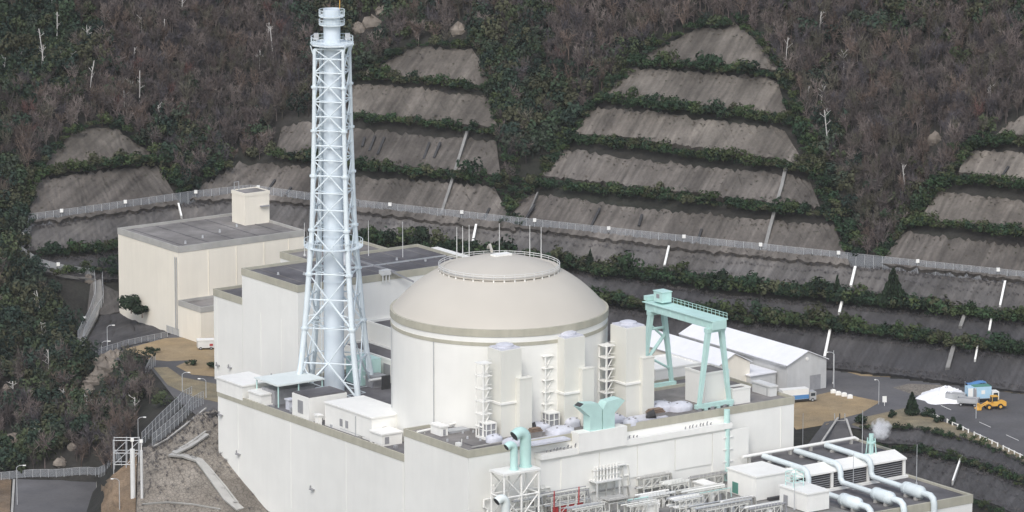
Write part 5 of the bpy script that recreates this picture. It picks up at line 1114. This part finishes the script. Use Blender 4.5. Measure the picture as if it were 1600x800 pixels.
TW = [twig_template(vr, 180) for _ in range(6)]; LF = [leaf_template(vr, 210, 8, .105) for _ in range(6)]
def in_poly(px, py, poly):
    ins = np.zeros(px.shape, bool); n = len(poly)
    for i in range(n):
        ax, ay = poly[i]; bx, by = poly[(i+1) % n]; c = ((ay > py) != (by > py)); ins ^= c & (px < (bx-ax)*(py-ay)/((by-ay) if by != ay else 1e-9)+ax)
    return ins
# --- where trees may grow: natural ground only
sp = 2.35; X, Y = np.meshgrid(np.arange(-228, 228, sp), np.arange(50, 440, sp)); X = (X+vr.uniform(-.45, .45, X.shape)*sp).ravel(); Y = (Y+vr.uniform(-.45, .45, Y.shape)*sp).ravel()
Z = height(X, Y); PX, PY = proj(X, Y, Z); TX, TY = proj(X, Y, Z+5.0)
keep = (PX > -110) & (PX < 1710) & (TY < 830) & (PY > -40)
for poly in SLAB_PX:
    keep &= ~in_poly(PX, PY, poly); keep &= ~in_poly(TX, TY, poly); keep &= ~in_poly((PX+TX)/2, (PY+TY)/2, poly)
dH = hill_d(X, Y); out = poly_sd(X, Y, PLAT); zone_hill = (dH > 3); zone_front = (out > 3.5) & (X < -70)
keep &= zone_hill | zone_front | ((out > 2) & (X < -95))
keep &= ~((PY > 742) & (PX < 220)) & ~((PX > 205) & (PY > 640) & (PY < 900)) & (Z > LOW+.5)
for poly in ([(1000,88),(1216,100),(1260,200),(1330,350),(1335,420),(780,360),(800,290),(880,215)], [(545,115),(760,130),(790,290),(800,360),(300,320),(300,300),(430,240),(430,190),(545,180)], [(55,265),(235,238),(282,318),(40,350)], [(1550,205),(1650,200),(1650,450),(1370,415),(1420,350),(1500,265)]):
    keep &= ~in_poly(PX, PY, np.array(poly, float))    # benches between the slabs carry hedges instead
keep &= ~((PX > 115) & (PX < 262) & (PY > 478) & (PY < 560)) & ~((PX > 258) & (PY > 545) & (PY < 640) & (PX < 345))
for rx, ry in ((172,566),(164,578),(182,560),(152,590),(144,600),(136,612),(158,570),(20,690),(10,610),(48,617),(580,40),(560,48),(1460,222),(715,50),(595,20),(95,725)): keep &= ~((np.abs(PX-rx) < 13) & (PY > ry-10) & (PY < ry+38))
X, Y, Z, PX, PY = X[keep], Y[keep], Z[keep], PX[keep], PY[keep]
gn = .5*np.sin(X*.045+Y*.03+1)+.4*np.sin(X*.09-Y*.07)+.3*np.cos(Y*.11+X*.02)+vr.normal(0, .35, X.shape)
green = np.full(X.shape, -.25)
for cx, cy, rx, ry, g_ in ((250,230,90,70,.7), (60,330,90,80,.5), (100,560,220,170,1.3), (860,230,50,90,.8), (1340,330,80,90,.5), (1290,230,40,120,.5), (560,110,60,60,.4), (90,90,120,60,.4), (1000,110,60,40,.7), (1450,330,50,60,.7), (1220,40,70,50,.4), (640,40,60,40,.1)):
    green += g_*np.exp(-((PX-cx)/rx)**2-((PY-cy)/ry)**2)
ev = (gn+green) > .18
def cols_for(n, kind, rng):
    if kind == 'bare':
        base = np.array([[.090,.078,.076],[.104,.088,.084],[.066,.062,.068],[.108,.086,.074],[.086,.082,.066],[.128,.112,.104],[.074,.066,.064]])
    elif kind == 'ever': base = np.array([[.030,.046,.027],[.024,.038,.027],[.042,.054,.028],[.034,.044,.031],[.050,.052,.031],[.020,.032,.025]])
    else: base = np.array([[.026,.046,.022],[.020,.037,.021],[.034,.052,.022],[.044,.058,.025],[.018,.031,.019],[.024,.044,.021],[.050,.054,.030]])
    if kind == 'bare': base = base*np.array([1.04, 1.0, .985])
    return base[rng.integers(len(base), size=n)]*rng.uniform(.75, 1.45, (n, 1))*1.1
def wood(name, mask, kind, label):
    p = np.stack([X, Y, Z], 1)[mask]; n = len(p); rad = vr.uniform(1.9, 3.6, n) if kind == 'bare' else vr.uniform(1.8, 3.6, n)
    hg = rad*vr.uniform(.9, 1.25, n)
    c = cols_for(n, kind, vr)
    if kind == 'bare': rr = vr.random(n) < .008; c[rr] = np.array([.13, .075, .068])
    o = link(bpy.data.objects.new(name, scatter(name, TW if kind == 'bare' else LF, p, rad, hg, c, TWIG if kind == 'bare' else LEAF))); tag(o, label, 'forest', kind='stuff'); return n
front = (PX < 330) & (PY > 400)
N1 = wood('bare_woodland', ~ev & ~front, 'bare', 'grey-brown leafless woodland covering the hillside'); N2 = wood('evergreen_woodland', ev & ~front, 'ever', 'dark evergreen trees scattered through the hillside woodland')
N3 = wood('bare_thicket', ~ev & front, 'bare', 'leafless thicket on the slope at lower left'); N4 = wood('evergreen_thicket', ev & front, 'ever', 'dark evergreen thicket on the slope at lower left')
# undergrowth so that no bare soil shows between crowns
print('trees', N1, N2, N3, N4)
# weeds and dead creepers that have taken hold on the sprayed concrete
wp = []
for R_ in SHOTROWS:
    m_ = len(R_); n_ = len(R_[0])
    for _ in range(int(n_*1.5)):
        i = vr.integers(n_-1); j = int(vr.choice([0, 0, 0, 1, 1, m_-2, m_-2, vr.integers(m_-1)])); wp.append(R_[j][i].lerp(R_[j+1][i+1], vr.random()))
wp = np.array(wp); n = len(wp); c = np.array([[.085,.07,.05],[.06,.065,.038],[.10,.085,.065],[.05,.048,.045]])[vr.integers(4, size=n)]*vr.uniform(.7, 1.2, (n, 1))
WT = [twig_template(vr, 22, .8, .8) for _ in range(4)]
o = link(bpy.data.objects.new('slope_weeds', scatter('slope_weeds', WT, wp, vr.uniform(.4, 1.1, n), vr.uniform(.3, .8, n), c, TWIG))); tag(o, 'dry weeds rooted on the concrete slope tiers', 'weeds', kind='stuff')
# --- hedges on the benches
LS = [leaf_template(vr, 180, 6, .105, 1.5, trunk=False) for _ in range(5)]
def hedge(label, pts, r0=1.2, r1=2.0, step=1.5, kind='hedge', up=.9, gap=.06, brown=.1, bare=0.0):
    q = resample(pts, max(2, int(sum(math.dist(a, b_) for a, b_ in zip(pts, pts[1:]))/(step*5.6))))
    P_ = []
    for x, y in q:
        if vr.random() < gap: continue
        h_ = hit(x+vr.normal(0, 2), y+vr.normal(0, 1.8)); h_ = h_+(Vector(CAM)-h_).normalized()*2.2; P_.append((h_.x, h_.y, h_.z+vr.uniform(-.4, .2)-up*.3))
    P_ = np.array(P_); n = len(P_); rad = vr.uniform(r0, r1, n)*np.where(vr.random(n) < .12, 1.35, 1)*np.where(vr.random(n) < .2, .65, 1); hg = rad*vr.uniform(.6, 1.2, n)
    o = link(bpy.data.objects.new('hedge', scatter('hedge', LS, P_, rad, hg, cols_for(n, 'hedge', vr), LEAF))); tag(o, label, 'hedge', 'hedges along the benches of the cut slopes')
hed = [
 ('hedge below the topmost concrete tier of the large right slope', [(998,100),(1080,106),(1150,112),(1214,120)]),
 ('hedge below the second concrete tier of the large right slope', [(935,157),(1040,170),(1100,176),(1230,192)]),
 ('hedge below the third concrete tier of the large right slope', [(890,221),(1000,232),(1100,248),(1200,260),(1262,268)]),
 ('hedge below the fourth concrete tier of the large right slope', [(830,288),(950,300),(1100,318),(1200,330),(1295,338)]),
 ('hedge below the topmost concrete tier behind the stack', [(565,124),(650,128),(700,135),(764,142)]),
 ('hedge below the second concrete tier behind the stack', [(545,186),(600,190),(700,201),(780,210)]),
 ('hedge below the third concrete tier behind the stack', [(425,246),(500,254),(560,263),(650,275),(780,287)]),
 ('hedge between the two concrete tiers at far left', [(66,275),(130,264),(240,253)]),
 ('hedge below the top concrete tier at the right edge', [(1520,224),(1640,226)]),
 ('hedge below the second concrete tier at the right edge', [(1480,286),(1550,288),(1640,304)]),
 ('hedge below the third concrete tier at the right edge', [(1415,352),(1500,358),(1640,376)])]
for lab, pp in hed: hedge(lab, pp, 1.6, 2.8, 1.05)
hedge('thick hedge on the upper bench of the netted slope right of the dome', [(560,376),(700,394),(860,414),(950,428),(1040,440),(1137,452),(1240,462),(1322,470),(1460,488),(1640,505)], 2.1, 3.4, 1.0, gap=.02)
hedge('thick hedge on the lower bench of the netted slope behind the crane', [(860,464),(950,474),(1137,497),(1230,506),(1322,515),(1460,534),(1640,555)], 2.0, 3.1, 1.0, gap=.02)
hedge('dark hedge behind the cream building at far left', [(60,397),(120,394),(200,388),(300,378)], 1.4, 2.4, 1.0, gap=.02); hedge('dark shrubs at the foot of the far left slope beside the cream building', [(90,428),(140,424),(190,430),(205,470),(215,480)], 1.4, 2.4, 1.0)
hedge('thin dark hedge at the top of the right embankment', [(1345,667),(1430,669),(1500,684),(1560,704),(1640,742)], .6, 1.1, .9); hedge('dark hedge on the middle of the right embankment', [(1350,698),(1430,703),(1500,720),(1560,738),(1640,772)], .9, 1.7, .9)
hedge('low hedge at the foot of the right embankment', [(1430,762),(1500,782),(1560,800)], .8, 1.5, .9)
hedge('scrub along the gully left of the large concrete slope', [(885,215),(860,250),(840,285),(815,305)], 1.6, 2.6, 1.1); hedge('scrub along the gully right of the large concrete slope', [(1235,130),(1250,190),(1275,250),(1300,310),(1330,360),(1340,400)], 1.6, 2.6, 1.1)
hedge('scrub beside the left end of the right edge tiers', [(1375,400),(1400,360),(1440,320),(1480,270),(1530,225)], 1.6, 2.6, 1.1); hedge('green scrub beside the far left concrete tiers', [(240,240),(262,270),(285,300),(310,285),(350,262)], 1.8, 2.9, 1.0); hedge('green scrub at the left end of the far left tiers', [(62,262),(50,290),(40,330),(30,350)], 1.6, 2.6, 1.0)
hedge('scrub right of the concrete tiers behind the stack', [(765,110),(780,160),(790,215),(800,260),(805,300)], 1.6, 2.6, 1.1)
for lab, pp in [('scrub crowning the large right concrete slope', [(985,100),(1035,66),(1085,42),(1130,40),(1150,32),(1190,66),(1222,108)]), ('scrub crowning the concrete tiers behind the stack', [(562,116),(608,90),(648,70),(742,73),(768,104)]),
  ('scrub crowning the far left concrete tiers', [(62,262),(106,209),(150,192),(188,198),(240,238)]), ('scrub down the left edge of the large right concrete slope', [(992,100),(962,130),(934,160),(908,192),(888,224),(862,256),(838,288),(808,312),(784,350)]),
  ('scrub down the right edge of the large right concrete slope', [(1222,112),(1226,150),(1238,190),(1252,225),(1268,262),(1282,300),(1302,335),(1330,400)]), ('scrub down the right edge of the tiers behind the stack', [(766,120),(774,165),(782,210),(788,260),(786,300),(808,350)]), ('scrub down the left edge of the right edge tiers', [(1540,205),(1500,240),(1478,285),(1446,322),(1412,352),(1380,400)])]:
    hedge(lab, pp, 1.0, 2.2, 1.15, gap=.12)
# --- feathery dry brush on the netted slopes
BR = [twig_template(vr, 18, .8, 1.1) for _ in range(5)]
bp_ = []
for R_ in NETROWS+EMBROWS:
    m_ = len(R_); n_ = len(R_[0])
    for j in (0, 0, 0, m_-2, int(vr.integers(m_-1))):
        for i in range(n_-1):
            for _ in range(1):
                a, b_ = vr.random(), vr.random(); q = R_[j][i].lerp(R_[j][i+1], a).lerp(R_[j+1][i].lerp(R_[j+1][i+1], a), b_)
                if proj(q.x, q.y, q.z)[0] > -20: bp_.append(q)
for _ in range(420):
    j = int(vr.integers(len(STONE)-1)*vr.random()); i = int(vr.integers(len(STONE[0])-1)); bp_.append(STONE[j][i].lerp(STONE[j+1][i+1], vr.random()))
bp_ = np.array(bp_); n = len(bp_); c = np.array([[.125,.118,.122],[.105,.10,.106],[.14,.128,.122]])[vr.integers(3, size=n)]*vr.uniform(.75, 1.2, (n, 1))
o = link(bpy.data.objects.new('dry_brush', scatter('dry_brush', BR, bp_, vr.uniform(.7, 1.3, n), vr.uniform(.5, 1.0, n), c, TWIG))); tag(o, 'feathery grey dry brush on the netted slopes', 'brush', kind='stuff')
# --- bleached dead trees
snags = [(64,115,90),(70,120,60),(140,150,110),(139,80,58),(115,120,96),(88,75,34),(208,105,90),(222,55,45),(260,65,45),(170,90,78),(218,170,125),(204,155,145),(194,170,160),(250,200,180),(240,238,224),(4,125,105),(35,108,98),(80,25,0),(428,100,55),(405,110,95),(416,75,50),(1295,250,190),(1282,170,155),(1260,165,155),(1280,60,35),(1318,115,100),(1228,95,75),(1545,165,150),(1414,300,275),(95,110,95),(285,30,12),(65,500,470),(70,545,520),(135,660,640),(75,595,565),(210,655,640),(22,640,615),(98,640,625),(60,710,690)]
ORD = ['first', 'second', 'third', 'fourth', 'fifth', 'sixth', 'seventh', 'eighth', 'ninth', 'tenth', 'eleventh', 'twelfth', 'thirteenth', 'fourteenth', 'fifteenth', 'sixteenth']
def snag_zone(px, pb):
    return ('bleached dead tree on the lower left wooded slope' if pb > 400 else 'bleached dead tree right of the large concrete slope' if px > 1200 else 'bleached dead tree just left of the stack' if px > 300 else 'bleached dead tree above the far left concrete tiers' if pb > 140 else 'bleached dead tree in the upper left woods')
def nth(zone, px, everything): return zone+', '+ORD[sorted(q for z_, q in everything if z_ == zone).index(px)]+' from the left'
snags = [(px+i*.01, pb, pt) for i, (px, pb, pt) in enumerate(snags)]; SZ = [(snag_zone(px, pb), px) for px, pb, pt in snags]
for i, (px, pb, pt) in enumerate(snags):
    b_ = hit(px, pb); h = max(2.5, (pb-pt)/5.7*1.05)+3.0; rg = random.Random(i)
    lean = Vector((rg.uniform(-.15, .15), rg.uniform(-.1, .1), 1)).normalized()
    t = Thing('dead_tree', nth(snag_zone(px, pb), px, SZ), 'dead tree', tuple(b_), 'bleached dead trees in the woods', site=False)
    t.part('trunk', MB().pipe([b_-lean, b_+lean*h*.5+Vector((rg.uniform(-.2,.2), 0, 0)), b_+lean*h], .13, n=5), 'snag')
    mb = MB()
    for k in range(rg.randint(3, 6)):
        s_ = b_+lean*h*rg.uniform(.5, .95); e = s_+Vector((rg.uniform(-1.6, 1.6), rg.uniform(-1, 0), rg.uniform(.5, 1.8))); mb.tube(s_, e, .09, .04, n=4)
        mb.tube(s_.lerp(e, .6), s_.lerp(e, .6)+Vector((rg.uniform(-.8, .8), 0, rg.uniform(.2, 1))), .05, .03, n=4)
    t.part('branches', mb, 'snag')
# --- single trees and shrubs
def single(name, label, base, rad, h, kind, cat='tree', n=900, size=.11):
    rg = np.random.default_rng(int(abs(base[0]*7+base[1]*13)) % 9999)
    T = leaf_template(rg, n, 9, size, 1.0 if kind == 'cone' else 1.6, conic=1.0 if kind == 'cone' else 0, trunk=False)
    P_ = T.reshape(-1, 3)*np.array([rad, rad, h/(1.0 if kind == 'cone' else 1.6*1.05)])
    c = np.repeat(np.array([[.022,.036,.021]])*rg.uniform(.6, 1.4, (len(T), 1)), 4, axis=0)
    t = Thing(name, label, cat, tuple(base), site=False)
    t.part('trunk', MB().tube((base[0], base[1], base[2]-.5), (base[0], base[1], base[2]+h*.8), .18, .06, n=6), 'timber')
    cr_ = link(bpy.data.objects.new('crown', np_mesh('crown', P_, np.arange(len(P_)).reshape(-1, 4), LEAF, c))); cr_.parent = t.o
b_ = V3(1425, 648, .1); single('conifer', 'dark conifer on the grass verge beside the upper road', b_, 2.3, 5.6, 'cone')
b_ = hit(1395, 478); b_ = b_+(Vector(CAM)-b_).normalized()*2; single('pine_tree', 'tall dark pine on the upper bench of the netted slope', b_, 4.2, 9.6, 'cone', n=1300, size=.10)
b_ = hit(1308, 472); b_ = b_+(Vector(CAM)-b_).normalized()*2; single('pine_tree', 'slender pine beside the white chute on the upper bench', b_, 2.0, 7.0, 'cone', n=500)
b_ = hit(922, 422); b_ = b_+(Vector(CAM)-b_).normalized()*2; single('pine_tree', 'small pine rising from the hedge right of the dome', b_, 1.8, 5.5, 'cone', n=400)
b_ = hit(660, 385); b_ = b_+(Vector(CAM)-b_).normalized()*2; single('pine_tree', 'young green tree behind the flat roof of the stepped building', b_, 2.4, 6.0, 'round', n=600)
for lab, px, py, rad, h, z in [('round clipped shrub on the brown lawn before the cream building', 236, 551, 1.5, 1.7, 0), ('dark clipped shrub on the near lawn patch', 299, 571, 1.4, 1.6, 0), ('dark clipped shrub against the stepped building wall', 331, 576, 1.4, 1.9, 0),
  ('dark shrub left of the conifer on the verge', 1396, 651, 1.1, 1.7, 0), ('smaller dark shrub further left of the conifer', 1391, 654, .8, 1.3, 0), ('spreading dark shrub right of the conifer', 1449, 651, 2.0, 2.2, 0), ('dark shrub by the start of the guard rail', 1467, 660, 1.5, 2.1, 0), ('small shrub halfway along the guard rail', 1489, 664, 1.1, 1.9, 0), ('small shrub behind the guard rail posts', 1500, 672, .9, 1.4, 0), ('dark shrub at the top right of the ramp', 1343, 662, 1.9, 2.4, 0), ('large dark bush below the cream building', 205, 487, 3.6, 5.0, 4), ('dark bush beside the cream building corner', 222, 494, 2.6, 3.6, 3)]:
    single('shrub', lab, Vector(atw(px, py, z)), rad, h, 'round', 'shrub', n=420, size=.13)
# --- pale rock outcrops on the lower left slope
def rock_zone(px, py): return ('pale rock in the rocky spur below the yard corner' if 120 < px < 200 and 550 < py < 620 else 'pale rock on the hilltop right of the stack top' if 500 < px < 800 and py < 60 else 'small pale rock on the lower left wooded slope' if py > 400 else 'pale rock in the woods beside the right edge tiers' if px > 1000 else 'pale rock beside the far left concrete tiers')
rocks = [(px+i*.01, py, r_) for i, (px, py, r_) in enumerate([(172,566,2.6),(164,578,3.0),(182,560,2.2),(152,590,2.6),(144,600,2.0),(136,612,1.8),(158,570,2.4),(176,574,2.0),(20,690,2.2),(10,610,1.3),(48,617,1.4),(75,640,1.2),(52,300,.8),(138,440,1.6),(580,40,2.6),(560,48,2.2),(1460,222,2.4),(715,50,2.4),(595,20,1.8),(95,725,1.6),(8,700,1.5),(112,700,1.2)])]; RZ = [(rock_zone(px, py), px) for px, py, r_ in rocks]
for i, (px, py, r_) in enumerate(rocks):
    b_ = hit(px, py); rg = random.Random(i+50); mb = MB(); rows = []
    for j in range(6):
        ph = j/5*math.pi; rows.append([(b_.x+r_*math.sin(ph)*math.cos(k/9*2*math.pi)*rg.uniform(.5, 1.6), b_.y+r_*.8*math.sin(ph)*math.sin(k/9*2*math.pi)*rg.uniform(.7, 1.2), b_.z+.3+r_*.85*math.cos(ph)*rg.uniform(.5, 1.5)) for k in range(9)]); rows[-1].append(rows[-1][0])
    mb.grid(rows); solo('rock_outcrop', mb, 'rock', nth(rock_zone(px, py), px, RZ), 'rock', tuple(b_), 'pale rocks among the trees', site=False)
# netting draped over the mound left of the cream building
slab('netted_mound', [(158,492),(200,488),(240,486),(252,500)], [(126,553),(170,548),(220,536),(262,526)], 'netmid', pull=1.2, drape=True)
slab('netted_mound', [(142,440),(160,444),(185,458)], [(136,490),(165,492),(190,486)], 'netpale', pull=1.0, drape=True)

# ================================================================== HAZE
hz_ = MB().box(-1500, 1500, -1400, 1500, -24, 320)
hm = bpy.data.materials.new('haze'); hm.use_nodes = True; n_ = hm.node_tree.nodes; n_.remove(n_['Principled BSDF'])
pv = n_.new('ShaderNodeVolumePrincipled'); pv.inputs['Color'].default_value = (.90, .91, .94, 1); pv.inputs['Density'].default_value = 0.000021; hm.node_tree.links.new(pv.outputs[0], n_['Material Output'].inputs['Volume'])
o = link(bpy.data.objects.new('haze', mkmesh('haze', hz_, hm))); o['kind'] = 'stuff'; o['label'] = 'thin pale haze over the whole site'; o['category'] = 'haze'
